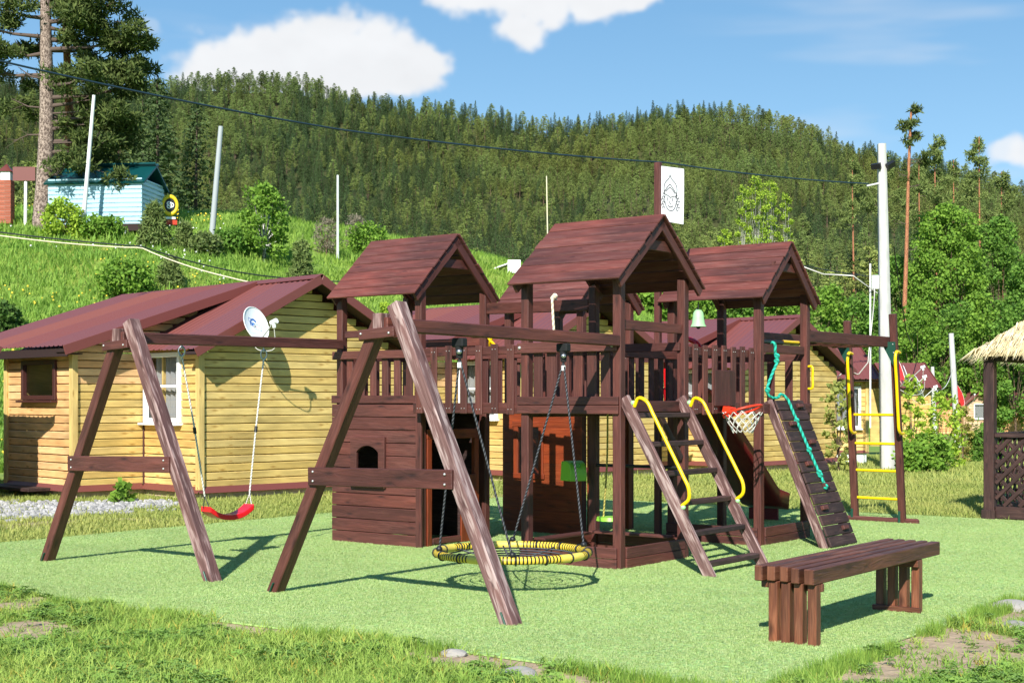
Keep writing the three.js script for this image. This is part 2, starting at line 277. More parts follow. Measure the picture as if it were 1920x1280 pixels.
// ---- left tower (L) with boarded playhouse
{
  const [T, P] = play('play_tower', 'left play tower with arched window in its boarded playhouse base', 'play tower', -3.18, 0.93, 'towers of the wooden play set');
  const u0 = -3.765, u1 = -2.59, v0 = 0.335, v1 = 1.47;
  posts(T, P, u0, u1, v0, v1); deck(T, P, u0 + 0.02, u1 - 0.02, v0 + 0.02, v1 - 0.02, 1.455);
  towerRoof(T, P, -3.76, -2.55, 0.19, 1.6, 2.55, 3.21);
  const r = grp('railing', T);
  beam(r, 'rail', P(-3.8, 1.965, v0 - 0.016), P(-2.6, 1.965, v0 - 0.016), 0.085, 0.028, M.stain);
  beam(r, 'lower_rail', P(-3.81, 1.505, v0 - 0.016), P(-2.63, 1.505, v0 - 0.016), 0.082, 0.03, M.stain);
  slatRow(r, P, [-3.66, v0 + 0.014], [-2.67, v0 + 0.014], 1.46, 1.985, 6, 0.088, M.stain);
  beam(r, 'rail', P(u0 + 0.02, 1.96, v0 + 0.1), P(u0 + 0.02, 1.96, v1 - 0.09), 0.085, 0.028, M.stain); slatRow(r, P, [u0 + 0.045, v0 + 0.12], [u0 + 0.045, v1 - 0.1], 1.46, 1.93, 5, 0.088, M.stain);
  beam(r, 'rail', P(u0 + 0.1, 2.12, v1 - 0.04), P(u1 - 0.09, 2.12, v1 - 0.04), 0.085, 0.028, M.stain); 
  beam(T, 'grab_beam', P(-3.66, 2.185, v0 + 0.03), P(-2.66, 2.185, v0 + 0.03), 0.075, 0.034, M.stain);
  const wall = grp('wall', T), nb = 11, H = 1.455, wl = -3.585, wr = -2.985, wy0 = 0.6, wy1 = 1.06;   // window opening
  const wu0 = -3.805, wu1 = -2.63, vv = v0 - 0.016, bh = H / nb;
  for (let i = 0; i < nb; i++) {
    const y = (i + 0.5) * bh, inWin = y > 0.66 && y < 1.0, o = (hash(i, 3, 8) - 0.5) * 0.004;
    if (!inWin) beam(wall, 'board', P(wu0, y, vv + o), P(wu1, y, vv + o), bh - 0.005, 0.022, M.stain, V(0, 1, 0), 0.006);
    else { beam(wall, 'board', P(wu0, y, vv + o), P(-3.47, y, vv + o), bh - 0.005, 0.022, M.stain, V(0, 1, 0), 0.006); beam(wall, 'board', P(-3.07, y, vv + o), P(wu1, y, vv + o), bh - 0.005, 0.022, M.stain, V(0, 1, 0), 0.006); }
  }
  beam(wall, 'corner_board', P(-2.598, 0, vv - 0.002), P(-2.598, 1.455, vv - 0.002), 0.075, 0.03, M.stain, V(1, 0, 0));
  { // arched window frame
    const s = new THREE.Shape(); const a = 0.235, b = 0.2; s.moveTo(-a, -b - 0.04); s.lineTo(a, -b - 0.04); s.lineTo(a, b + 0.075); s.lineTo(-a, b + 0.075); s.closePath();
    const hole = new THREE.Path(); hole.moveTo(-0.155, -0.14); hole.lineTo(0.155, -0.14); hole.lineTo(0.155, 0.12); hole.quadraticCurveTo(0.09, 0.19, 0, 0.19); hole.quadraticCurveTo(-0.09, 0.19, -0.155, 0.12); hole.closePath(); s.holes.push(hole);
    const g = new THREE.ExtrudeGeometry(s, { depth: 0.028, bevelEnabled: true, bevelSize: 0.003, bevelThickness: 0.003, bevelSegments: 1 }); const f = mk('window_frame', g, M.stain[1], wall); f.position.copy(P(-3.27, 0.84, vv - 0.014));
    beam(wall, 'window_sill', P(-3.5, 0.635, vv - 0.05), P(-3.04, 0.635, vv - 0.05), 0.05, 0.06, M.dark, V(0, 1, 0.6));
  }
  const side = grp('side_wall', T);
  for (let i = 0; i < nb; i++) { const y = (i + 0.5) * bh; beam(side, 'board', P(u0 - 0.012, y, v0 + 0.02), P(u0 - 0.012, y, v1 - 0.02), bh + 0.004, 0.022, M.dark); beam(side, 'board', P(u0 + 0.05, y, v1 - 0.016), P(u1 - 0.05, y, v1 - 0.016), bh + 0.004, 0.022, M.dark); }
  const d = grp('doorway', T);                                 // framed doorway on the right-hand side
  for (const v of [0.47, 1.24]) beam(d, 'jamb', P(u1 - 0.02, 0, v), P(u1 - 0.02, 1.1, v), 0.07, 0.05, M.orange, V(0, 0, 1));
  beam(d, 'lintel', P(u1 - 0.02, 1.15, 0.43), P(u1 - 0.02, 1.15, 1.28), 0.1, 0.05, M.orange); beam(d, 'threshold', P(u1 - 0.02, 0.06, 0.52), P(u1 - 0.02, 0.06, 1.2), 0.06, 0.05, M.stain);
  beam(d, 'half_door', P(u1 - 0.0, 0.02, 1.1), P(u1 - 0.0, 0.72, 1.1), 0.26, 0.022, M.orange, V(0, 0, 1));
}
// ---- right tower (R)
{
  const [T, P] = play('play_tower', 'right play tower carrying the climbing ramp, beside the flagpole', 'play tower', -0.48, 3.1, 'towers of the wooden play set');
  const u0 = -1.03, u1 = 0.07, v0 = 2.53, v1 = 3.7;
  posts(T, P, u0, u1, v0, v1); deck(T, P, u0 + 0.02, u1 - 0.02, v0 + 0.02, v1 - 0.02, 1.455);
  towerRoof(T, P, -1.06, 0.17, 2.39, 3.74, 2.52, 3.14);
  const fl = grp('floor_frame', T);
  beam(fl, 'joist', P(u1 + 0.014, 1.41, v0 + 0.02), P(u1 + 0.014, 1.41, v1 - 0.02), 0.1, 0.028, M.stain); beam(fl, 'joist', P(u0 + 0.05, 1.4, v0 - 0.014), P(u1 + 0.02, 1.4, v0 - 0.014), 0.09, 0.028, M.stain); beam(fl, 'joist', P(u0 + 0.05, 1.4, v1 + 0.014), P(u1 - 0.03, 1.4, v1 + 0.014), 0.09, 0.028, M.stain);
  const r = grp('railing', T);
  beam(r, 'rail', P(u1 - 0.04, 2.03, v0 + 0.09), P(u1 - 0.04, 2.03, v1 - 0.09), 0.088, 0.03, M.stain);
  beam(r, 'rail', P(u0 + 0.09, 1.96, v1 - 0.03), P(u1 - 0.09, 1.96, v1 - 0.03), 0.085, 0.03, M.stain); slatRow(r, P, [u0 + 0.12, v1 - 0.055], [u1 - 0.12, v1 - 0.055], 1.44, 1.93, 4, 0.09, M.stain);
  beam(r, 'rail', P(u0 + 0.03, 2.0, v0 + 0.09), P(u0 + 0.03, 2.0, v1 - 0.09), 0.08, 0.03, M.stain);
  beam(T, 'padded_bar', P(u1 - 0.05, 2.1, v0 + 0.09), P(u1 - 0.05, 2.1, v0 + 0.6), 0.045, 0.045, M.black, V(0, 1, 0), 0.015);
  tube(T, 'handle', [P(u1 + 0.012, 1.86, v1 - 0.075), P(u1 + 0.06, 1.855, v1 - 0.085), P(u1 + 0.065, 1.75, v1 - 0.085), P(u1 + 0.06, 1.625, v1 - 0.085), P(u1 + 0.012, 1.62, v1 - 0.075)], 0.014, M.yellow, 24).userData.label = 'yellow plastic grab handle';
  tube(T, 'handle', [P(u1 - 0.05, 2.115, v0 + 0.6), P(u1 - 0.05, 2.115, v0 + 0.98)], 0.016, M.yellow, 4);
  sandbox(T, P, u0, u1, v0, v1, 'fr');
}
// ---- back tower (B)
{
  const [T, P] = play('play_tower', 'rear play tower half hidden behind the centre tower, orange boarded base', 'play tower', -2.52, 2.9, 'towers of the wooden play set');
  const u0 = -3.08, u1 = -2.0, v0 = 2.36, v1 = 3.42;
  posts(T, P, u0, u1, v0, v1); deck(T, P, u0 + 0.02, u1 - 0.02, v0 + 0.02, v1 - 0.02, 1.455);
  towerRoof(T, P, -3.1, -1.94, 2.2, 3.56, 2.53, 3.15);
  const r = grp('railing', T);
  beam(r, 'rail', P(u0 + 0.05, 1.96, v0 - 0.012), P(u1 - 0.05, 1.96, v0 - 0.012), 0.085, 0.028, M.stain); slatRow(r, P, [u0 + 0.1, v0 + 0.014], [u1 - 0.1, v0 + 0.014], 1.44, 1.98, 6, 0.09, M.stain);
  const wall = grp('wall', T), nb = 11, bh = 1.455 / nb;
  for (let i = 0; i < nb; i++) {
    const y = (i + 0.5) * bh, win = y > 0.7 && y < 1.18;
    if (win) { beam(wall, 'board', P(u0, y, v0 - 0.014), P(-2.86, y, v0 - 0.014), bh + 0.004, 0.022, M.orange); beam(wall, 'board', P(-2.56, y, v0 - 0.014), P(u1, y, v0 - 0.014), bh + 0.004, 0.022, M.orange); }
    else beam(wall, 'board', P(u0, y, v0 - 0.014), P(u1, y, v0 - 0.014), bh + 0.004, 0.022, M.orange);
    beam(wall, 'board', P(u0 - 0.012, y, v0), P(u0 - 0.012, y, v1), bh + 0.004, 0.022, M.orange);
  }
  for (const u of [-2.885, -2.535]) beam(wall, 'window_frame', P(u, 0.62, v0 - 0.035), P(u, 1.2, v0 - 0.035), 0.06, 0.025, M.orange, V(1, 0, 0));
  for (const y of [0.645, 1.225]) beam(wall, 'window_frame', P(-2.93, y, v0 - 0.037), P(-2.49, y, v0 - 0.037), 0.06, 0.025, M.orange);
  for (const v of [2.5, 3.3]) beam(T, 'door_jamb', P(u1 + 0.01, 0, v), P(u1 + 0.01, 1.36, v), 0.08, 0.04, M.orange, V(0, 0, 1));
}
// ---- bridges
function bridge(label, a, b, yslat0, yslat1, n, depthDir, width) {
  const [T, P] = play('play_bridge', label, 'bridge', (a[0] + b[0]) / 2, (a[1] + b[1]) / 2, 'slatted bridges between the play towers');
  const dn = V(depthDir[0], 0, depthDir[1]);
  for (const k of [0, 1]) {
    const rl = grp('railing', T), o = k * width, A = [a[0] + dn.x * o, a[1] + dn.z * o], B = [b[0] + dn.x * o, b[1] + dn.z * o], s = k ? -0.022 : 0.022;
    const A2 = [A[0] + dn.x * s, A[1] + dn.z * s], B2 = [B[0] + dn.x * s, B[1] + dn.z * s];
    for (const [y, h] of [[1.965, 0.08], [1.42, 0.1]]) beam(rl, 'rail', P(A2[0], y, A2[1]), P(B2[0], y, B2[1]), h, 0.028, M.stain);
    slatRow(rl, P, A, B, yslat0, yslat1, n, 0.088, M.stain, 0, k === 0);
  }
  const fl = grp('floor', T), len = Math.hypot(b[0] - a[0], b[1] - a[1]), m = Math.round(len / 0.12);
  for (let i = 0; i < m; i++) { const t = (i + 0.5) / m, u = lerp(a[0], b[0], t), v = lerp(a[1], b[1], t); beam(fl, 'plank', P(u + dn.x * 0.05, 1.455, v + dn.z * 0.05), P(u + dn.x * (width - 0.05), 1.455, v + dn.z * (width - 0.05)), 0.024, len / m - 0.008, M.stain); }
  return [T, P];
}
bridge('slatted bridge between the left tower and the centre tower, behind the nest swing', [-2.55, 0.16], [-1.13, 0.02], 1.365, 2.02, 7, [0, 1], 1.05);
bridge('slatted bridge right of the centre tower, with the basketball backboard on it', [0.0, 1.22], [0.03, 2.5], 1.36, 2.03, 7, [-1, 0], 0.95);
bridge('short rear bridge from the back tower to the flagpole, above the slide', [-1.97, 2.4], [-1.07, 2.5], 1.36, 2.0, 5, [0, 1], 0.95);

// ---- swing frames
function swingFrame(label, f0, f1, apexU, apexV, end, endY) {
  const [T, P] = play('swing_set', label, 'swing frame', apexU, apexV, 'A-frames of the swings');
  const ay = 2.06, mid = apexU;
  const legA = P(f0[0], 0, f0[1]), legB = P(f1[0], 0, f1[1]);
  const topA = P(mid - 0.06, ay, apexV), topB = P(mid + 0.12, ay + 0.06, apexV);
  const across = V(0, 0, 1);
  const ext = (p, q, t) => p.clone().lerp(q, t);
  const a = beam(T, 'leg', ext(legA, topA, -0.012), ext(legA, topA, 1.0), 0.105, 0.095, M.stain, across, 0.008), b = beam(T, 'leg', ext(legB, topB, -0.012), ext(legB, topB, 1.03), 0.115, 0.105, M.worn, across, 0.008);
  a.userData.label = 'brown stained leg'; b.userData.label = 'weathered pinkish grey leg';
  const hy = 0.93, pa = ext(legA, topA, hy / ay), pb = ext(legB, topB, hy / ay), front = V(0, 0, 0.066), dx = pb.clone().sub(pa).normalize();
  const cb = beam(T, 'crossbar', pa.clone().add(front).addScaledVector(dx, -0.06), pb.clone().add(front).addScaledVector(dx, 0.0), 0.135, 0.032, M.stain);
  for (const [p, s] of [[pa, 0.0], [pb, -0.06]]) for (const y of [-0.035, 0.035]) bolt(T, p.clone().add(V(s * dx.x + 0.0, y, 0.084 + 0)), 0, 0.009);
  for (const z of [0.062, -0.062]) beam(T, 'clamp_block', P(mid - 0.21, ay - 0.095, apexV).add(V(0, 0, z)), P(mid + 0.13, ay - 0.075, apexV).add(V(0, 0, z)), 0.075, 0.036, M.stain);
  for (const x of [-0.18, 0.09]) bolt(T, P(mid + x, ay - 0.085, apexV).add(V(0, 0, 0.083)), 0, 0.009);
  beam(T, 'beam_block', P(mid - 0.03, ay - 0.06, apexV - 0.03), P(mid - 0.03, ay + 0.06, apexV - 0.03), 0.09, 0.09, M.worn, V(1, 0, 0));
  beam(T, 'beam', P(mid + 0.01, ay - 0.02, apexV - 0.05), P(end[0], endY, end[1]), 0.1, 0.075, M.stain, V(0, 1, 0), 0.008);
  for (const [f, t, s] of [[legA, topA, 1], [legB, topB, -1]]) { const d = t.clone().sub(f).normalize(); beam(T, 'ground_anchor', f.clone().addScaledVector(d, -0.03).add(V(0, 0, 0.056)), f.clone().addScaledVector(d, 0.11).add(V(0, 0, 0.056)), 0.03, 0.012, M.ironGreen, across); }
  return [T, P];
}
swingFrame('left A-frame whose beam carries the small red swing', [-4.6, -2.62], [-2.24, -2.68], -3.43, -2.65, [-3.66, 0.3], 2.08);
{ const [T, P] = swingFrame('nearest A-frame whose beam carries the round nest swing', [-1.37, -2.82], [1.06, -2.99], -0.13, -2.9, [-0.035, -0.003], 2.02);
  const pl = mk('bracket', board(0.1, 0.085, 0.006, 0.002), M.steel, T); pl.position.copy(P(-0.03, 2.02, -0.09)).add(V(-0.045, 0, 0)); pl.rotation.y = Math.PI / 2 + 0.03; }

// ---- red swing
{
  const [T, P] = play('red_swing', 'red plastic swing seat hanging on pale ropes from the left A-frame', 'swing', -3.56, -1.35);
  const seat = new THREE.Shape(); const pts = []; for (let i = 0; i <= 20; i++) { const t = i / 20 * 2 - 1; pts.push([t * 0.24, 0.085 * t * t * (0.6 + 0.4 * Math.abs(t))]); }
  seat.moveTo(pts[0][0], pts[0][1]); for (const p of pts) seat.lineTo(p[0], p[1]); for (const p of pts.slice().reverse()) seat.lineTo(p[0] * 1.0, p[1] + 0.034); seat.closePath();
  const g = new THREE.ExtrudeGeometry(seat, { depth: 0.15, bevelEnabled: true, bevelSize: 0.008, bevelThickness: 0.008, bevelSegments: 2 }); g.translate(0, 0, -0.075);
  const s = mk('seat', g, M.red, T); s.rotation.y = Math.PI / 2 - 0.12; s.position.set(0, 0.37, 0);
  for (const [v, k] of [[-1.9, -1], [-0.8, 1]]) {
    const top = P(-3.51 - (v + 2.65) * 0.078, 2.0, v), z = -k * 0.235, e = V(k * 0.025, 0.37 + 0.09, z), knot = e.clone().lerp(top, 0.09);
    tube(T, 'rope', [knot, knot.clone().lerp(top, 0.5), top.clone().add(V(0, -0.09, 0))], 0.0085, k < 0 ? M.ropeWhite : M.ropeWhite, 16, 6);
    for (const x of [-0.06, 0.06]) tube(T, 'seat_strap', [e.clone().add(V(x, -0.02, 0)), knot], 0.005, k < 0 ? M.ropeBlack : M.ropeWhite, 4, 5);
    cyl(T, 'adjuster', knot.clone().lerp(top, 0.42), knot.clone().lerp(top, 0.46), 0.016, M.black);
    const ring = mk('shackle', new THREE.TorusGeometry(0.03, 0.007, 6, 14), M.steel, T); ring.position.copy(top).add(V(0, -0.055, 0)); ring.scale.y = 1.5; ring.rotation.y = 0.6; cyl(T, 'eye_bolt', top.clone().add(V(0, -0.03, 0)), top.clone().add(V(0, 0.03, 0)), 0.007, M.steel);
  }
}
// ---- nest swing
{
  const C = [-0.085, -1.46], hR = 0.285, RR = 0.6;
  const [T, P] = play('nest_swing', 'round nest swing with yellow and black wrapped rim and black net', 'swing', C[0], C[1]);
  const wrap = tex(512, 8, (u) => { const s = u * 32 % 1, k = sstep(0.3, 0.42, s) * sstep(1.0, 0.92, s); return [lerp(34, 228, k), lerp(30, 196, k), lerp(20, 62, k)]; }, 1, 1);
  const plain = tex(64, 64, (u, v) => { const n = fbm(u * 6, v * 6, 3, 5, 6, 6); return [214 + n * 18, 190 + n * 18, 74 + n * 30]; }, 1, 1);
  const mWrap = new THREE.MeshStandardMaterial({ map: wrap, roughness: 0.55 }), mPlain = new THREE.MeshStandardMaterial({ map: plain, roughness: 0.5 });
  const tor = new THREE.TorusGeometry(RR, 0.031, 12, 120); tor.rotateX(Math.PI / 2); const q = tor.attributes.uv; for (let i = 0; i < q.count; i++) q.setX(i, q.getX(i) * 4); mk('rim', tor, mWrap, T).position.y = hR;
  for (const a of [0.15, 2.5, 3.6, 5.2]) { const g = new THREE.TorusGeometry(RR, 0.0335, 10, 20, 0.42); g.rotateX(Math.PI / 2); g.rotateY(a); mk('bare_rim', g, mPlain, T).position.y = hR; }
  const net = []; const rr = rng(4);
  const tubeG = (pts, r, cl = false) => new THREE.TubeGeometry(new THREE.CatmullRomCurve3(pts, cl), pts.length * 3, r, 5, cl);
  for (const f of [0.14, 0.28, 0.42, 0.56, 0.7, 0.84]) { const pts = []; for (let i = 0; i < 28; i++) { const a = i / 28 * Math.PI * 2; pts.push(V(Math.cos(a) * RR * f * (1 + 0.02 * Math.sin(a * 8)), hR - 0.06 * (1 - f * f), Math.sin(a) * RR * f)); } net.push(tubeG(pts, 0.006, true)); }
  for (let i = 0; i < 8; i++) { const a = i / 8 * Math.PI * 2; net.push(tubeG([0.04, 0.35, 0.7, 1].map((f) => V(Math.cos(a) * RR * f, hR - 0.06 * (1 - f * f), Math.sin(a) * RR * f)), 0.007)); }
  mk('net', mergeGeometries(net), M.ropeBlack, T);
  for (let i = 0; i < 16; i++) { const a = i / 16 * Math.PI * 2 + 0.1, g = new THREE.TorusGeometry(0.036, 0.007, 6, 12), m = mk('lashing', g, M.black, T); m.position.set(Math.cos(a) * RR, hR, Math.sin(a) * RR); m.rotation.y = -a; }
  for (const [v, k] of [[-2.12, 1], [-0.8, -1]]) {
    const top = P(-0.12 + (v + 2.9) * 0.033, 1.965, v), j = top.clone().add(V(0, -0.15, 0));
    const h = grp('hanger', T); mk('housing', board(0.11, 0.07, 0.07, 0.01), M.rubber, h).position.copy(top).add(V(0, -0.03, 0)); cyl(h, 'swivel', top.clone().add(V(0, -0.15, 0)), top.clone().add(V(0, -0.05, 0)), 0.024, M.rubber, 0.034); ball(h, 'bearing', top.clone().add(V(0.022, -0.1, 0.03)), 0.02, M.steel); cyl(h, 'ferrule', j.clone().add(V(0, -0.07, 0)), j.clone().add(V(0, -0.03, 0)), 0.017, M.white);
    for (const s of [-1, 1]) { const a = Math.atan2(k, s * 0.75), e = V(Math.cos(a) * RR, hR + 0.03, Math.sin(a) * RR); tube(T, 'rope', [j, j.clone().lerp(e, 0.5), e], 0.0085, M.ropeBlack, 24, 6); ball(T, 'knot', e.clone().add(V(0, 0.015, 0)), 0.026, M.black); }
  }
}
// ---- ladder
{
  const [T, P] = play('ladder', 'wooden step ladder with two yellow handrails up to the centre tower', 'ladder', 0.44, 0.5);
  const railsV = [0.04, 1.02], b = [0.87, 0.0], t = [0.01, 1.52], dirL = V(b[0] - t[0], b[1] - t[1], 0).normalize(), nrm = V(-dirL.y, dirL.x, 0).multiplyScalar(dirL.x > 0 ? 1 : -1);
  for (const v of railsV) beam(T, 'rail', P(b[0] + 0.01, -0.01, v), P(t[0], t[1], v), 0.105, 0.042, M.worn, nrm, 0.006);
  for (let i = 0; i < 6; i++) { const f = (i + 0.42) / 6.05, u = lerp(b[0], t[0], f), y = lerp(b[1], t[1], f); beam(T, 'rung', P(u - 0.01, y, railsV[0] + 0.022), P(u - 0.01, y, railsV[1] - 0.022), 0.045, 0.085, M.dark, V(0, 1, 0), 0.006); }
  for (const v of [railsV[0] + 0.0, railsV[1] + 0.0]) {
    const on = (f, o) => P(lerp(b[0], t[0], f) - dirL.y * o, lerp(b[1], t[1], f) + dirL.x * o, v);
    const h = grp('handrail', T); tube(h, 'bar', [on(0.93, 0.055), on(0.955, 0.13), on(0.92, 0.185), on(0.84, 0.19), on(0.66, 0.19), on(0.5, 0.19), on(0.43, 0.185), on(0.385, 0.14), on(0.375, 0.055)], 0.0165, M.yellow, 60, 8);
    for (const f of [0.95, 0.365]) ball(h, 'end_cap', on(f, 0.06), 0.022, M.bell);
  }
}
// ---- climbing ramp
{
  const [T, P] = play('climbing_ramp', 'steep dark boarded climbing ramp with small wooden holds', 'ramp', 0.4, 3.03);
  const v0 = 2.7, v1 = 3.34, b = [0.72, 0], t = [0.09, 1.5], d = V(t[0] - b[0], t[1] - b[1], 0), L = d.length(); d.normalize(); const n = V(d.y, -d.x, 0);
  for (const v of [v0, v1]) beam(T, 'rail', P(b[0], 0, v).addScaledVector(n, -0.025), P(t[0], t[1], v).addScaledVector(n, -0.025), 0.09, 0.035, M.worn, n);
  const nb = 14; for (let i = 0; i < nb; i++) { const s = (i + 0.5) / nb * (L - 0.03) + 0.01, o = 0.034 + (hash(i, 5, 5) - 0.5) * 0.006; beam(T, 'board', P(b[0], 0, v0 + 0.022).addScaledVector(d, s).addScaledVector(n, o), P(b[0], 0, v1 + 0.02).addScaledVector(d, s).addScaledVector(n, o), (L - 0.03) / nb - 0.007, 0.026, M.dark, d); }
  for (const [i, f] of [[1.5, 0.72], [3.5, 0.25], [5.5, 0.62], [7.6, 0.3], [9.6, 0.72], [11.4, 0.28], [13.1, 0.78]]) { const s = (i + 0.1) / nb * L, v = lerp(v0, v1, f); beam(T, 'hold', P(b[0], 0, v - 0.06).addScaledVector(d, s).addScaledVector(n, 0.065), P(b[0], 0, v + 0.06).addScaledVector(d, s).addScaledVector(n, 0.065), 0.045, 0.036, M.stain, d); }
  const [R, Q] = play('climbing_rope', 'turquoise knotted rope hanging down the climbing ramp', 'rope', 0.4, 2.95);
  const on = (f, v, o = 0.065) => Q(b[0], 0, v).addScaledVector(d, f * L).addScaledVector(n, o);
  tube(R, 'strand', [Q(0.0, 2.09, 2.83), Q(0.075, 2.085, 2.83), Q(0.085, 2.03, 2.83), Q(0.08, 1.97, 2.84), Q(0.1, 1.9, 2.84), Q(0.09, 1.78, 2.76), Q(0.08, 1.62, 2.66), Q(0.085, 1.56, 2.66), Q(0.1, 1.525, 2.72), Q(0.12, 1.525, 2.82), Q(0.115, 1.56, 2.9), on(0.99, 2.96), on(0.9, 2.98), on(0.75, 3.0), on(0.6, 3.02), on(0.5, 3.04), on(0.42, 3.06), on(0.375, 3.07)], 0.0155, M.ropeTeal, 150, 8);
  for (const p of [Q(0.1, 1.95, 2.84), Q(0.095, 1.9, 2.84), Q(0.085, 1.6, 2.655), on(0.84, 2.985), on(0.64, 3.015), on(0.485, 3.04), on(0.468, 3.045), on(0.39, 3.065)]) ball(R, 'knot', p, 0.029, M.ropeTeal, 1.1);
}
// ---- slide
{
  const [T, P] = play('slide', 'dark red plastic slide running down behind the right tower', 'slide', -1.36, 4.6);
  const prof = []; for (let i = 0; i <= 24; i++) { const t = i / 24; prof.push([3.45 + t * 2.15, t < 0.06 ? 1.46 : t > 0.86 ? 0.24 - (t - 0.86) * 0.5 : lerp(1.46, 0.24, Math.pow((t - 0.06) / 0.8, 1.12))]); }
  const pos = [], idx = [], cs = [[-0.27, 0.17], [-0.255, 0.18], [-0.235, 0.16], [-0.2, 0.02], [0, 0], [0.2, 0.02], [0.235, 0.16], [0.255, 0.18], [0.27, 0.17], [0.25, -0.03], [-0.25, -0.03], [-0.27, 0.17]];
  for (const [v, y] of prof) for (const [u, dy] of cs) { const p = P(-1.36 + u, y + dy, v); pos.push(p.x, p.y, p.z); }
  const n = cs.length; for (let i = 0; i < 24; i++) for (let j = 0; j < n - 1; j++) { const a = i * n + j; idx.push(a, a + n, a + 1, a + 1, a + n, a + n + 1); }
  const g = new THREE.BufferGeometry(); g.setAttribute('position', new THREE.Float32BufferAttribute(pos, 3)); g.setIndex(idx); g.computeVertexNormals(); mk('chute', g, M.slide, T);
  tube(T, 'arch_handle', [P(-1.6, 1.5, 3.5), P(-1.6, 1.95, 3.48), P(-1.53, 2.13, 3.47), P(-1.36, 2.19, 3.47), P(-1.2, 2.13, 3.47), P(-1.12, 1.95, 3.48), P(-1.12, 1.5, 3.5)], 0.032, M.red, 40);
  beam(T, 'foot', P(-1.36, 0, 5.42), P(-1.36, 0.16, 5.42), 0.4, 0.03, M.slide, V(1, 0, 0));
}
// ---- basketball hoop
{
  const [T, P] = play('basketball_hoop', 'orange-red basketball hoop with white net under a brown backboard', 'hoop', 0.05, 1.86);
  beam(T, 'backboard', P(0.035, 1.44, 1.83), P(0.035, 1.79, 1.83), 0.4, 0.016, M.stain, V(0, 0, 1));
  const c = P(0.26, 1.395, 1.78), rim = mk('rim', new THREE.TorusGeometry(0.19, 0.011, 8, 40), M.hoop, T); rim.rotation.set(Math.PI / 2, 0.3, 0); rim.position.copy(c);
  beam(T, 'bracket', P(0.03, 1.41, 1.86), P(0.11, 1.395, 1.86), 0.06, 0.13, M.hoop); beam(T, 'brace', P(0.03, 1.33, 1.86), P(0.13, 1.385, 1.86), 0.025, 0.1, M.hoop);
  const parts = []; const nn = 12;
  for (let i = 0; i < nn; i++) for (const s of [-1, 1]) { const a0 = i / nn * Math.PI * 2, pts = []; for (let k = 0; k <= 5; k++) { const f = k / 5, a = a0 + s * f * 1.25, r = 0.19 * (1 - 0.52 * f) ; pts.push(V(c.x + Math.cos(a) * r, c.y - 0.01 - f * 0.2 + Math.sin(f * 9 + i) * 0.006, c.z + Math.sin(a) * r)); } parts.push(new THREE.TubeGeometry(new THREE.CatmullRomCurve3(pts), 12, 0.0042, 5)); }
  mk('net', mergeGeometries(parts), M.ropeWhite, T);
}
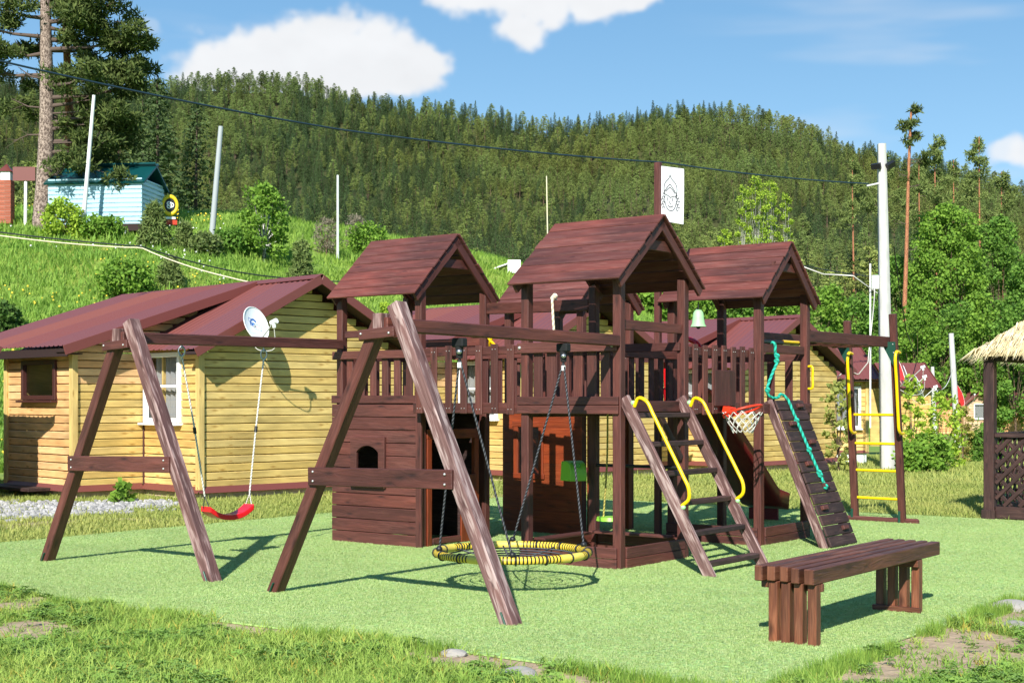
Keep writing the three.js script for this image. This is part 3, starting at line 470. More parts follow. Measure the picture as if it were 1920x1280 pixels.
// ---- flagpole, flag, bell
{
  const [T, P] = play('flagpole', 'square brown flagpole rising behind the centre tower roof', 'flagpole', -1.1, 2.52); beam(T, 'shaft', P(-1.1, 0, 2.46), P(-1.1, 4.02, 2.46), 0.068, 0.06, M.post, V(1, 0, 0), 0.006);
  const [F, Q] = play('flag', 'white flag with a line-drawn helmeted face on the brown flagpole', 'flag', -1.1, 2.46);
  const cv = document.createElement('canvas'); cv.width = 256; cv.height = 512; const x = cv.getContext('2d'); x.fillStyle = '#f4f6f8'; x.fillRect(0, 0, 256, 512); x.strokeStyle = '#23272b'; x.lineWidth = 8; x.lineCap = 'round';
  const path = (f) => { x.beginPath(); f(); x.stroke(); };
  path(() => { x.moveTo(40, 250); x.quadraticCurveTo(20, 170, 70, 130); x.quadraticCurveTo(100, 108, 106, 74); x.quadraticCurveTo(116, 108, 150, 132); x.quadraticCurveTo(200, 170, 176, 256); });
  path(() => { x.moveTo(26, 256); x.quadraticCurveTo(70, 190, 106, 160); x.quadraticCurveTo(150, 200, 188, 262); }); path(() => { x.moveTo(26, 256); x.quadraticCurveTo(70, 260, 112, 284); x.quadraticCurveTo(150, 266, 188, 262); }); path(() => { x.moveTo(56, 232); x.quadraticCurveTo(90, 196, 108, 190); x.quadraticCurveTo(140, 208, 160, 240); });
  path(() => { x.moveTo(46, 270); x.quadraticCurveTo(34, 360, 84, 398); x.quadraticCurveTo(116, 416, 146, 396); x.quadraticCurveTo(188, 352, 172, 272); });
  path(() => { x.moveTo(78, 290); x.lineTo(80, 316); }); path(() => { x.moveTo(138, 290); x.lineTo(138, 314); }); path(() => { x.moveTo(106, 318); x.quadraticCurveTo(100, 340, 114, 342); }); path(() => { x.moveTo(84, 360); x.quadraticCurveTo(112, 386, 142, 358); });
  for (let i = 0; i < 5; i++) { path(() => { x.arc(190 + (i % 2) * 14, 270 + i * 28, 13, 0.4, 4.4); }); path(() => { x.arc(28 - (i % 2) * 10, 290 + i * 24, 11, 2.6, 6.4); }); }
  const t = new THREE.CanvasTexture(cv); t.colorSpace = THREE.SRGBColorSpace;
  const g = new THREE.PlaneGeometry(0.31, 0.58, 12, 16), a = g.attributes.position; for (let i = 0; i < a.count; i++) { const px = a.getX(i) + 0.155; a.setY(i, a.getY(i) - px * 0.22 + 0.03); a.setZ(i, Math.sin(px * 14 + a.getY(i) * 3) * 0.012 * px / 0.3); } g.computeVertexNormals();
  const cloth = mk('cloth', g, new THREE.MeshPhysicalMaterial({ map: t, roughness: 0.85, side: THREE.DoubleSide, transmission: 0.25, thickness: 0 }), F); cloth.position.copy(Q(-1.06, 3.66, 2.46)).add(V(0.155 * Math.cos(0.2), 0, 0.155 * Math.sin(0.2))); cloth.rotation.y = -0.2;
  const [Bl, K] = play('bell', 'pale green plastic bell hanging under the right tower eave', 'bell', -0.6, 2.44);
  const prof = [[0, 0.21], [0.05, 0.205], [0.085, 0.17], [0.098, 0.1], [0.108, 0.04], [0.135, 0], [0.13, 0.004], [0.1, 0.045], [0.08, 0.15], [0, 0.19]].map((p) => new THREE.Vector2(p[0] * 0.62, p[1] * 0.85));
  const bm = mk('bell_body', new THREE.LatheGeometry(prof, 24), M.bell, Bl); bm.position.set(0, 2.26, 0); ball(Bl, 'clapper', V(0, 2.26, 0), 0.024, M.black); beam(Bl, 'hanger', V(-0.03, 2.44, 0), V(0.0, 2.42, -0.08), 0.03, 0.02, M.black); cyl(Bl, 'cord', V(0, 2.43, 0), V(0, 2.52, 0), 0.006, M.black);
}
// ---- climbing frame at the right end
{
  const [T, P] = play('climbing_gym', 'leaning brown ladder frame with yellow rungs joined to the right tower by a beam', 'climbing frame', -0.1, 6.03);
  beam(T, 'base_bar', P(-0.56, 0.035, 6.05), P(0.39, 0.035, 6.03), 0.07, 0.07, M.stain, V(0, 1, 0), 0.02);
  const feet = [[-0.44, 6.08], [0.19, 6.02]], tops = [[-0.39, 5.72, 2.46], [0.21, 5.66, 2.52]];
  const ups = feet.map((f, i) => { beam(T, 'upright', P(f[0], 0.0, f[1]), P(tops[i][0], tops[i][2], tops[i][1]), 0.085, 0.06, M.stain, V(1, 0, 0), 0.006); return (y) => P(lerp(f[0], tops[i][0], y / tops[i][2]), y, lerp(f[1], tops[i][1], y / tops[i][2])); });
  for (const y of [0.3, 0.64, 0.97, 1.32]) cyl(T, 'rung', ups[0](y).add(V(0.02, 0, 0)), ups[1](y).add(V(-0.02, 0, 0)), 0.0175, M.yellow);
  for (const k of [0, 1]) { const o = k ? 0.075 : 0.06, s = (y, d) => ups[k](y).add(V(o, 0, d)); tube(T, 'handle', [s(2.06, 0.03), s(2.065, 0.13), s(2.0, 0.17), s(1.7, 0.17), s(1.3, 0.17), s(1.14, 0.16), s(1.1, 0.1), s(1.1, 0.03)], 0.019, M.yellow, 50); }
  beam(T, 'beam', P(0.03, 2.19, 3.66), P(0.12, 2.19, 5.74), 0.125, 0.05, M.stain, V(0, 1, 0)); beam(T, 'beam', P(-0.5, 2.19, 3.66), P(-0.42, 2.19, 5.74), 0.115, 0.05, M.stain);
  for (let i = 0; i < 5; i++) { const v = 3.95 + i * 0.38; cyl(T, 'overhead_bar', P(-0.47, 2.14, v), P(0.06, 2.14, v), 0.016, M.stain[0]); }
  for (const k of [0, 1]) { const c = ups[k](2.1), s = new THREE.Shape(); s.moveTo(-0.13, 0.09); s.lineTo(0.05, 0.09); s.lineTo(0.05, -0.24); s.closePath(); const g = new THREE.ExtrudeGeometry(s, { depth: 0.012, bevelEnabled: false }), m = mk('bracket', g, M.ironGreen, T); m.position.copy(c).add(V(-0.02, 0, 0.035)); for (const [a, b] of [[0.02, 0.06], [0.03, -0.04], [0.035, -0.13]]) bolt(T, c.clone().add(V(a - 0.02, b, 0.05)), 0, 0.008); }
  for (const f of feet) beam(T, 'ground_anchor', P(f[0] - 0.02, 0, f[1] - 0.06), P(f[0] - 0.02, 0.16, f[1] - 0.06), 0.03, 0.012, M.ironGreen, V(1, 0, 0));
}
// ---- rope beam between left and centre towers and what hangs there
{
  const [T, P] = play('rope_beam', 'thick brown beam joining the backs of the left and centre towers', 'beam', -1.85, 1.4); beam(T, 'timber', P(-2.57, 2.47, 1.42), P(-1.1, 2.44, 1.17), 0.115, 0.07, M.stain);
  const [R, Q] = play('climbing_rope', 'cream rope knotted over the beam between left and centre towers', 'rope', -1.55, 1.25);
  tube(R, 'strand', [Q(-1.6, 2.5, 1.3), Q(-1.6, 2.54, 1.26), Q(-1.58, 2.53, 1.2), Q(-1.57, 2.4, 1.19), Q(-1.55, 2.0, 1.2), Q(-1.55, 1.6, 1.2)], 0.014, M.ropeBeige, 60, 7); for (const y of [2.55, 2.53]) ball(R, 'knot', Q(-1.6 + (y - 2.53), y, 1.24), 0.03, M.ropeBeige);
  const [S, W] = play('disc_swing', 'small green disc seat on yellow ropes under the centre tower', 'swing', -0.72, 0.95);
  const d = mk('seat', new THREE.CylinderGeometry(0.13, 0.14, 0.035, 24), M.green, S); d.position.y = 0.36; for (const x of [-0.08, 0.08]) tube(S, 'rope', [V(x, 0.37, 0), V(x * 0.5, 0.9, 0), V(x * 0.4, 1.42, 0)], 0.009, M.ropeYellow, 8, 6);
  const [G, Z] = play('toy_mailbox', 'bright green plastic toy box fixed to a post under the centre tower', 'toy box', -0.98, 1.0);
  const sh = new THREE.Shape(); sh.moveTo(-0.1, -0.1); sh.lineTo(0.1, -0.1); sh.quadraticCurveTo(0.12, 0.1, 0.0, 0.11); sh.lineTo(-0.08, 0.1); sh.closePath(); const gg = new THREE.ExtrudeGeometry(sh, { depth: 0.2, bevelEnabled: true, bevelSize: 0.012, bevelThickness: 0.012, bevelSegments: 2 }); const bx = mk('case', gg, M.green, G); bx.scale.setScalar(0.85); bx.rotation.y = -Math.PI / 2 + 1.2; bx.position.copy(Z(-1.17, 0.8, 1.1)); beam(G, 'flap', Z(-1.2, 0.86, 0.95), Z(-1.07, 0.86, 0.95), 0.045, 0.02, M.greenDark); cyl(G, 'bar', Z(-1.05, 0.86, 1.14), Z(-0.06, 0.86, 1.16), 0.016, M.black);
  const [H, Y] = play('grab_handle', 'yellow plastic grab handle crossing on the left tower rear post', 'handle', -2.5, 1.45); for (const s of [-1, 1]) tube(H, 'loop', [Y(-2.5 - s * 0.05, 2.05, 1.42), Y(-2.5, 2.13, 1.36), Y(-2.5 + s * 0.06, 2.2, 1.38), Y(-2.5 + s * 0.05, 2.26, 1.42)], 0.016, M.yellow, 16);
}
// ---- bench
{
  const [T, P] = play('bench', 'slatted brown wooden bench standing on the green turf in front', 'bench', 2.9, -1.55);
  const us = [2.66, 2.745, 2.83, 2.915, 3.005], v0 = -2.6, v1 = -0.5;
  us.forEach((u, i) => beam(T, 'seat_beam', P(u, 0.435 + (hash(i, 1, 2) - 0.5) * 0.006, v0 - (i > 2 ? 0.02 : 0) + hash(i, 4, 4) * 0.02), P(u, 0.435, v1 + hash(i, 9, 4) * 0.02), 0.095, i === 4 ? 0.066 : 0.054, M.bench, V(0, 1, 0), 0.006));
  for (const v of [-2.53, -0.86]) us.slice(1).forEach((u) => beam(T, 'leg', P(u, 0, v), P(u, 0.386, v), 0.07, 0.058, M.benchLeg, V(0, 0, 1), 0.005));
  beam(T, 'foot_rail', P(2.7, 0.028, -0.905), P(3.05, 0.028, -0.905), 0.05, 0.03, M.bench);
  beam(T, 'cleat', P(2.63, 0.36, -2.53 + 0.055), P(3.04, 0.36, -2.53 + 0.055), 0.05, 0.034, M.bench); beam(T, 'cleat', P(2.63, 0.36, -0.86 - 0.055), P(3.04, 0.36, -0.86 - 0.055), 0.05, 0.034, M.bench);
}

/* ================================================================ GROUND */
const TURF = [-6.42, 3.35, -3.95, 7.2];                      // u0, u1, v0, v1 of the green play surface
const toUV = (X, D) => { const a = X - P0[0], b = D - P0[1]; return [a * CU - b * SU, a * SU + b * CU]; };
function turfIn(X, D, m = 0) { const [u, v] = toUV(X, D); const w = (fbm(u * 1.3, v * 1.3, 3, 5) - 0.5) * 0.16; return u > TURF[0] - m + w && u < TURF[1] + m + w && v > TURF[2] - m + w + 0.12 * Math.sin(u * 0.8) - 0.03 * (u + 2) && v < TURF[3] + m + w * 0.5; }
const gpt = (px, py) => { const D = CAM_H * FPX / (py - HOR); return [(px - 960) / FPX * D, D]; };
const SOIL = [[500, 1172, 0.42], [590, 1182, 0.3], [35, 1187, 0.42], [15, 1137, 0.34], [80, 1122, 0.2], [840, 1226, 0.22], [965, 1262, 0.4], [1040, 1272, 0.3], [1750, 1212, 0.42], [1900, 1150, 0.6], [1850, 1200, 0.5], [1680, 1240, 0.36], [1620, 1262, 0.3], [1560, 1275, 0.3], [1800, 1250, 0.34], [1905, 1235, 0.3], [1170, 1285, 0.5]].map(([x, y, r]) => [...gpt(x, y), r]);
const GRAVEL = [[60, 950, 1.0], [140, 960, 0.7], [210, 952, 0.7], [280, 945, 0.55], [10, 965, 0.7], [-80, 960, 1.4]].map(([x, y, r]) => [...gpt(x, y), r]);
function patch(list, X, D) { const w = (fbm(X * 2.2, D * 2.2, 4, 33) - 0.5) * 1.5; let m = 0; for (const [a, b, r] of list) { const q = 1 - Math.hypot(X - a, (D - b)) / (r * 1.35) + w * 0.95; if (q > m) m = q; } return clamp(m * 2.2); }
const soilAt = (X, D) => Math.max(patch(SOIL, X, D), 0.75 * sstep(0.62, 0.75, fbm(X * 0.9 + 4, D * 0.9, 4, 44)) * sstep(7, 8.5, D)), gravelAt = (X, D) => patch(GRAVEL, X, D);
{ // terrain: one sheet from under the camera to beyond the ridge
  const ang = []; for (let a = -180; a < 180;) { ang.push(a); a += Math.abs(a) < 26 ? 0.5 : Math.abs(a) < 60 ? 2 : 6; } ang.push(180);
  const rad = [2]; while (rad[rad.length - 1] < 1900) { const r = rad[rad.length - 1]; rad.push(r + (r < 20 ? 2 : r < 140 ? 1.6 : r * 0.022)); }
  const pos = [0, 0, 0], uv = [0, 0], col = [1, 1, 1], idx = [], n = ang.length;
  for (const r of rad) for (const a of ang) {
    const x = Math.sin(a * Math.PI / 180) * r, z = -Math.cos(a * Math.PI / 180) * r; pos.push(x, height(x, z) - 0.004, z); uv.push(x / 5, z / 5);
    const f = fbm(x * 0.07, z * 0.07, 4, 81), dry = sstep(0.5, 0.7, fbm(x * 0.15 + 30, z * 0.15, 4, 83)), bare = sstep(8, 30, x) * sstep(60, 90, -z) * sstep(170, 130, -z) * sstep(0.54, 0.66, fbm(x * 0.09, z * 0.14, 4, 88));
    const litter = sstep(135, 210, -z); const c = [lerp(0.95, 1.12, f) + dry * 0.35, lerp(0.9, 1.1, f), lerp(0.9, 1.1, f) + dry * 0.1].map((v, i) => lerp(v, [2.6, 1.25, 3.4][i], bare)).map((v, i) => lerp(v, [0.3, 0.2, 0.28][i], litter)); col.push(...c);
  }
  for (let j = 0; j < n - 1; j++) idx.push(0, 1 + j, 2 + j);
  for (let i = 0; i < rad.length - 1; i++) for (let j = 0; j < n - 1; j++) { const a = 1 + i * n + j; idx.push(a, a + n, a + 1, a + 1, a + n, a + n + 1); }
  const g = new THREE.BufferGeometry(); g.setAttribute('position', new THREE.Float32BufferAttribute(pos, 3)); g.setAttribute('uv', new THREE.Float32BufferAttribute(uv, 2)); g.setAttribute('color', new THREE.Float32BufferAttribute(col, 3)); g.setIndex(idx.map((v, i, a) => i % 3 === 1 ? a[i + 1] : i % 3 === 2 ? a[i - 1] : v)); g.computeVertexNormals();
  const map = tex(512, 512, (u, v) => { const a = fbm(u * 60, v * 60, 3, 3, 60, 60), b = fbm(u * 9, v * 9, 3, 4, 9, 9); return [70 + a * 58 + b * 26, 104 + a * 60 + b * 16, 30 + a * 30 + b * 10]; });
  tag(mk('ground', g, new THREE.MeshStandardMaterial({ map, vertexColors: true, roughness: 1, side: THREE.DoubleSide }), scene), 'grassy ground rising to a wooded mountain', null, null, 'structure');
}
function sheet(name, x0, x1, d0, d1, y, res, fn, bumpScale, n = 1) { // flat rectangle in world axes with its own colour texture
  const g = new THREE.PlaneGeometry(x1 - x0, d1 - d0, n, n); g.rotateX(-Math.PI / 2); g.translate((x0 + x1) / 2, y, -(d0 + d1) / 2);
  const bs = new Float32Array(res * res), map = tex(res, res, (u, v, i, j) => { const c = fn(lerp(x0, x1, u), lerp(d0, d1, v)); bs[j * res + i] = c[3] ?? 0.5; return c; }); map.wrapS = map.wrapT = THREE.ClampToEdgeWrapping;
  const bump = tex(res, res, (u, v, i, j) => { const b = bs[j * res + i] * 255; return [b, b, b]; }, 1, 1, false);
  const m = mk(name, g, new THREE.MeshStandardMaterial({ map, bumpMap: bump, bumpScale, roughness: 1 }), scene); m.userData.kind = 'structure'; return m;
}
const lawnColor = (X, D) => {
  const s = soilAt(X, D), gr = gravelAt(X, D), n = fbm(X * 14, D * 14, 3, 7), m = fbm(X * 1.1, D * 1.1, 3, 8), st = hash(Math.floor(X * 60), Math.floor(D * 60), 2);
  let c = [70 + n * 50 + m * 34, 98 + n * 48 + m * 18, 30 + n * 26]; const e = [138 + n * 42 + st * 16, 118 + n * 40 + st * 14, 94 + n * 36 + st * 12], k = [136 + st * 56, 134 + st * 54, 132 + st * 52];
  c = c.map((v, i) => lerp(lerp(v, e[i], s), k[i], gr)); return [...c, 0.4 + n * 0.4 + (s + gr) * 0.2 * st];
};
sheet('lawn', -7.5, 7.5, 2, 17, 0.0, 1536, lawnColor, 0.02);
sheet('back_lawn', -14, 14, 17, 22.5, 0.0, 1024, lawnColor, 0.02);
{ // green artificial play surface
  const s = new THREE.Shape(), N = 60, ring = [];
  const edge = (u, v) => { const w = (fbm(u * 1.3 + 3, v * 1.3, 3, 5) - 0.5) * 0.14; return [u + w, v + w]; };
  for (let i = 0; i < N; i++) ring.push(edge(lerp(TURF[0], TURF[1], i / N), TURF[2] + 0.12 * Math.sin(lerp(TURF[0], TURF[1], i / N) * 0.8) - 0.03 * (lerp(TURF[0], TURF[1], i / N) + 2))); for (let i = 0; i < N; i++) ring.push(edge(TURF[1], lerp(TURF[2] - 0.16, TURF[3], i / N))); for (let i = 0; i < N; i++) ring.push(edge(lerp(TURF[1], TURF[0], i / N), TURF[3])); for (let i = 0; i < N; i++) ring.push(edge(TURF[0], lerp(TURF[3], TURF[2], i / N)));
  const w = ring.map(([u, v]) => { const p = wpos(u, v); return [p.x, -p.z]; }); s.moveTo(...w[0]); for (const p of w.slice(1)) s.lineTo(...p); s.closePath();
  const g = new THREE.ExtrudeGeometry(s, { depth: 0.012, bevelEnabled: false }); g.rotateX(-Math.PI / 2); g.translate(0, 0.004, 0);
  const map = tex(1024, 1024, (u, v) => { const a = fbm(u * 260, v * 260, 2, 3, 260, 260), b = fbm(u * 10, v * 10, 4, 6, 10, 10), k = 0.74 + a * 0.4 + (b - 0.5) * 0.18; return [156 * k, 190 * k, 112 * k]; }, 1 / 5, 1 / 5);
  const bump = tex(1024, 1024, (u, v) => { const b = 255 * fbm(u * 256, v * 256, 2, 9, 256, 256); return [b, b, b]; }, 1 / 5, 1 / 5, false);
  const m = mk('artificial_turf', g, new THREE.MeshStandardMaterial({ map, bumpMap: bump, bumpScale: 0.02, roughness: 0.95 }), scene); tag(m, 'bright green artificial turf under the play set', null, null, 'structure');
}
/* ---------------------------------------------------------------- grass: blades in tufts */
function bladeTuft(n, h, spread, w, seed, bend = 0.5) {
  const r = rng(seed), pos = [], nor = [], idx = [];
  for (let i = 0; i < n; i++) {
    const a = r() * 6.283, d = Math.sqrt(r()) * spread, bx = Math.cos(a) * d, bz = Math.sin(a) * d, f = r() * 6.283, hh = h * (0.55 + r() * 0.6), lean = bend * hh * (0.3 + r()), dx = Math.cos(f), dz = Math.sin(f), ww = w * (0.7 + r() * 0.6), k = pos.length / 3;
    pos.push(bx - dz * ww, 0, bz + dx * ww, bx + dz * ww, 0, bz - dx * ww, bx + dx * lean * 0.35 - dz * ww * 0.8, hh * 0.6, bz + dz * lean * 0.35 + dx * ww * 0.8, bx + dx * lean * 0.35 + dz * ww * 0.8, hh * 0.6, bz + dz * lean * 0.35 - dx * ww * 0.8, bx + dx * lean, hh, bz + dz * lean);
    idx.push(k, k + 1, k + 2, k + 1, k + 3, k + 2, k + 2, k + 3, k + 4);
  }
  const g = new THREE.BufferGeometry(); g.setAttribute('position', new THREE.Float32BufferAttribute(pos, 3)); g.setIndex(idx); g.computeVertexNormals(); return g;
}
function clover() { const r = rng(17), pos = [], idx = []; for (let i = 0; i < 9; i++) { const a = r() * 6.28, d = 0.045 * Math.sqrt(r()), x = Math.cos(a) * d, z = Math.sin(a) * d, y = 0.015 + r() * 0.03; for (let k = 0; k < 3; k++) { const f = a + k * 2.09, s = 0.011 + r() * 0.006, n = pos.length / 3, cx = Math.cos(f), cz = Math.sin(f); pos.push(x, y, z, x + cx * s - cz * s * 0.6, y + 0.003, z + cz * s + cx * s * 0.6, x + cx * s * 1.5, y - 0.002, z + cz * s * 1.5, x + cx * s + cz * s * 0.6, y + 0.003, z + cz * s - cx * s * 0.6); idx.push(n, n + 2, n + 1, n, n + 3, n + 2); } } const g = new THREE.BufferGeometry(); g.setAttribute('position', new THREE.Float32BufferAttribute(pos, 3)); g.setIndex(idx); g.computeVertexNormals(); return g; }
const leafMat = (tr = 0.35, rough = 0.8) => new THREE.MeshPhysicalMaterial({ color: 0xffffff, roughness: rough, transmission: tr, thickness: 0, side: THREE.DoubleSide, specularIntensity: 0.35 });
function scatter(name, label, geo, mat, list, color, tilt = 0.16) {        // list of [x, y, z, turn, scale, seed]
  const m = new THREE.InstancedMesh(geo, mat, list.length), q = new THREE.Quaternion(), e = new THREE.Euler(), M4 = new THREE.Matrix4(), c = new THREE.Color(), up = V(0, 1, 0);
  list.forEach(([x, y, z, t, s, k, sy], i) => { e.set((hash(i, 7, 1) - 0.5) * tilt, t, (hash(i, 8, 1) - 0.5) * tilt); M4.compose(V(x, y, z), q.setFromEuler(e), V(s, sy ?? s, s)); m.setMatrixAt(i, M4); color(c, k, x, z); m.setColorAt(i, c); });
  m.name = numbered(name); m.castShadow = m.receiveShadow = true; tag(m, label, null, null, 'stuff'); scene.add(m); return m;
}
const lushGrass = (c, k, x, z) => { const t = fbm(x * 0.9, z * 0.9, 3, 12), y = k * 0.75 + (t - 0.3) * 0.9, w = hash(x * 511, z * 511, 6); c.setRGB(lerp(0.15, 0.4, y) + (w > 0.95 ? 0.2 : 0), lerp(0.31, 0.52, y), lerp(0.035, 0.11, y)); };
{
  const r = rng(101), near = [], mid = [];
  const put = (list, n, x0, x1, d0, d1, s0, s1, keep = 1) => { for (let i = 0; i < n; i++) { const D = lerp(d0, d1, r()), X = lerp(x0, x1, r()); if (Math.abs(X) > D * 0.40 + 0.6 || turfIn(X, D, 0.0)) continue; const s = Math.max(soilAt(X, D), gravelAt(X, D)); if (r() < s * 0.94) continue; const clump = 0.6 + 0.9 * fbm(X * 2.4, D * 2.4, 3, 19); list.push([X, height(X, -D) - 0.004, -D, r() * 6.28, lerp(s0, s1, r()) * clump, r()]); } };
  put(near, 42000, -4.4, 4.4, 6.8, 10.2, 0.55, 1.15); put(near, 12000, -4.6, -1.4, 10, 13, 0.5, 1.0);
  put(mid, 46000, -10, 10, 12, 26, 0.6, 1.2); put(mid, 14000, -2, 18, 24, 46, 0.9, 1.8);
  scatter('grass', 'mown grass growing in front of and around the green turf', bladeTuft(10, 0.056, 0.04, 0.003, 1, 1.3), leafMat(), near, lushGrass, 0.9);
  const clov = []; for (const g of near) if (hash(g[0] * 997, g[2] * 997, 4) < 0.22 * sstep(0.46, 0.66, fbm(g[0] * 1.6, g[2] * 1.6, 3, 91))) clov.push([g[0], 0.004, g[2], g[3], 0.7 + g[5] * 0.8, g[5]]);
  scatter('clover', 'small broad-leaved weeds and clover in the front lawn', clover(), leafMat(), clov, (c, k) => c.setRGB(lerp(0.13, 0.26, k), lerp(0.28, 0.42, k), lerp(0.035, 0.08, k)), 0.5);
  scatter('lawn_grass', 'lighter grass behind the green turf and round the cabins', bladeTuft(10, 0.06, 0.09, 0.0045, 2, 1.0), leafMat(), mid, (c, k, x, z) => { const t = fbm(x * 0.5, z * 0.5, 3, 13), y = k * 0.55 + t * 0.6; c.setRGB(lerp(0.22, 0.5, y), lerp(0.31, 0.5, y), lerp(0.06, 0.15, y)); });
  const edge = []; for (let i = 0; i < 5200; i++) { const t = r(), fr = r() < 0.6, u = fr ? lerp(TURF[0], TURF[1], t) : TURF[1] + (r() - 0.2) * 0.2, v = fr ? TURF[2] + 0.12 * Math.sin(u * 0.8) - 0.03 * (u + 2) - (r() - 0.15) * 0.25 : lerp(TURF[2], 2, t), p = wpos(u, v); if (turfIn(p.x, -p.z, -0.02) || fbm(p.x * 1.5, p.z * 1.5, 2, 77) < 0.46) continue; edge.push([p.x, -0.004, p.z, r() * 6.28, 0.3 + r() * 0.45, r()]); }
  scatter('edge_grass', 'taller weeds and grass along the turf edge', bladeTuft(8, 0.12, 0.03, 0.003, 3), leafMat(), edge, (c, k, x, z) => { c.setRGB(lerp(0.13, 0.32, k), lerp(0.27, 0.46, k), lerp(0.03, 0.08, k)); });
  // pile of the artificial turf
  const pile = [], A = (TURF[1] - TURF[0]) * (TURF[3] - TURF[2]);
  for (let i = 0; i < 260000; i++) { const u = lerp(TURF[0], TURF[1], r()), v = lerp(TURF[2] - 0.25, TURF[3], Math.pow(r(), 1.25)), p = wpos(u, v), D = -p.z; if (Math.abs(p.x) > D * 0.4 + 0.3 || !turfIn(p.x, D, 0.0)) continue; pile.push([p.x, 0.014, p.z, r() * 6.28, 0.75 + r() * 0.6, r()]); }
  scatter('turf_pile', 'short plastic fibres of the green turf', bladeTuft(8, 0.011, 0.017, 0.0011, 5, 1.2), leafMat(0.3, 0.6), pile, (c, k, x, z) => { const b = 0.88 + 0.26 * fbm(x * 1.2, z * 1.2, 3, 21), y = k; c.setRGB(lerp(0.32, 0.52, y) * b, lerp(0.45, 0.6, y) * b, lerp(0.14, 0.28, y) * b); });
  const stones = []; for (let i = 0; i < 5200; i++) { const D = lerp(17, 22, r()), X = lerp(-10, -3.5, r()); if (gravelAt(X, D) < r()) continue; stones.push([X, 0.004, -D, r() * 6.28, 0.5 + r() * 1.2, r()]); }
  scatter('gravel', 'pale gravel in front of the left cabin', new THREE.IcosahedronGeometry(0.028, 0), new THREE.MeshStandardMaterial({ roughness: 0.95 }), stones, (c, k) => c.setRGB(0.2 + k * 0.24, 0.2 + k * 0.23, 0.195 + k * 0.22));
}
{ // loose flat stones beside the turf
  const geo = (s) => { const g = new THREE.IcosahedronGeometry(1, 2), p = g.attributes.position; for (let i = 0; i < p.count; i++) { const v = V(p.getX(i), p.getY(i), p.getZ(i)), k = 0.8 + 0.4 * fbm(v.x * 1.5 + s, v.y * 1.5 + v.z, 3, s); p.setXYZ(i, v.x * k, v.y * k * 0.35, v.z * k * 0.7); } g.computeVertexNormals(); return g; };
  const mat = new THREE.MeshStandardMaterial({ color: new THREE.Color(0.32, 0.3, 0.27), roughness: 0.95 });
  [[1897, 1142, 0.17, 'flat pale stone at the right turf corner'], [1905, 1178, 0.12, 'small pale stone below the flat stone at the right edge'], [850, 1229, 0.09, 'pale stone at the front turf edge beneath the nearest A-frame'], [970, 1268, 0.12, 'pale stone at the bottom edge of the picture']].forEach(([x, y, s, l], i) => { const [X, D] = gpt(x, y), m = mk(numbered('stone'), geo(i * 3 + 1), mat, scene); m.scale.setScalar(s); m.position.set(X, 0.01, -D); m.rotation.y = i * 1.3; tag(m, l, 'stone'); });
}

/* ================================================================ CABINS */
const pale = (hex, r = 0.6) => wsPale(hex, r, 0.003);
const SIDE = { yellow: [pale('#dfc682'), pale('#d8bd76'), pale('#e4cc8c'), pale('#dcc07c')], gold: [pale('#eac884'), pale('#e4be78'), pale('#eecf90')], peach: [pale('#efc08c'), pale('#e8b680'), pale('#f2ca9a')], pink: [pale('#e0bfa8'), pale('#d8b59e'), pale('#e4c6b0')] };
M.roofMetal = solid('#74403a', 0.55, 0.0); M.roofMetal.side = THREE.DoubleSide; M.roofSheet = ['#74403a', '#6c3f40', '#7a443a'].map((c, i) => { const m = solid(c, 0.5 + i * 0.05, 0); m.side = THREE.DoubleSide; return m; }); M.trimMetal = solid('#6e3a34', 0.5, 0.0); M.soffit = solid('#2a1815', 0.8); M.corner = pale('#dcc484');
const stoneTex = tex(256, 128, (u, v) => { const n = fbm(u * 12, v * 20, 3, 4, 12, 20), k = 0.85 + n * 0.3; return [196 * k, 172 * k, 150 * k]; }, 1, 1); M.plinth = new THREE.MeshStandardMaterial({ map: stoneTex, roughness: 0.95 });
M.frameWhite = solid('#eef0ee', 0.4); M.frameBrown = solid('#43201d', 0.5); M.glass = new THREE.MeshPhysicalMaterial({ color: '#ffffff', roughness: 0.03, transmission: 1, thickness: 0, ior: 1.5 }); M.curtain = new THREE.MeshStandardMaterial({ color: '#7c7f80', roughness: 0.95, side: THREE.DoubleSide }); M.inside = solid('#2c2a28', 0.9);
// boards between two plan points; lo..hi rows; lim(y0, y1) gives the run [s0, s1] of each row; holes [s0, s1, y0, y1]
function siding(parent, name, p, q, y0, y1, pitch, mats, lim, holes = [], nrm) {
  const w = grp(name, parent), d = q.clone().sub(p), L = d.length(); d.normalize(); const n = Math.ceil((y1 - y0) / pitch - 0.05);
  for (let i = 0; i < n; i++) {
    const a = y0 + i * pitch, b = Math.min(y1, a + pitch); let [s0, s1] = lim ? lim(a, b) : [0, L]; if (s1 - s0 < 0.06) continue;
    let runs = [[s0, s1]]; for (const [h0, h1, hy0, hy1] of holes) if (b > hy0 + 0.02 && a < hy1 - 0.02) runs = runs.flatMap(([c, e]) => h1 <= c || h0 >= e ? [[c, e]] : [[c, h0], [h1, e]]).filter(([c, e]) => e - c > 0.03);
    for (const [c, e] of runs) { const m = typeof mats === 'function' ? mats(i) : mats, P = p.clone().addScaledVector(d, c), Q = p.clone().addScaledVector(d, e); P.y = Q.y = (a + b) / 2; beam(w, 'board', P, Q, b - a - 0.012, 0.026, m, V(0, 1, 0).addScaledVector(nrm, 0.07), 0.009); }
  }
  return w;
}
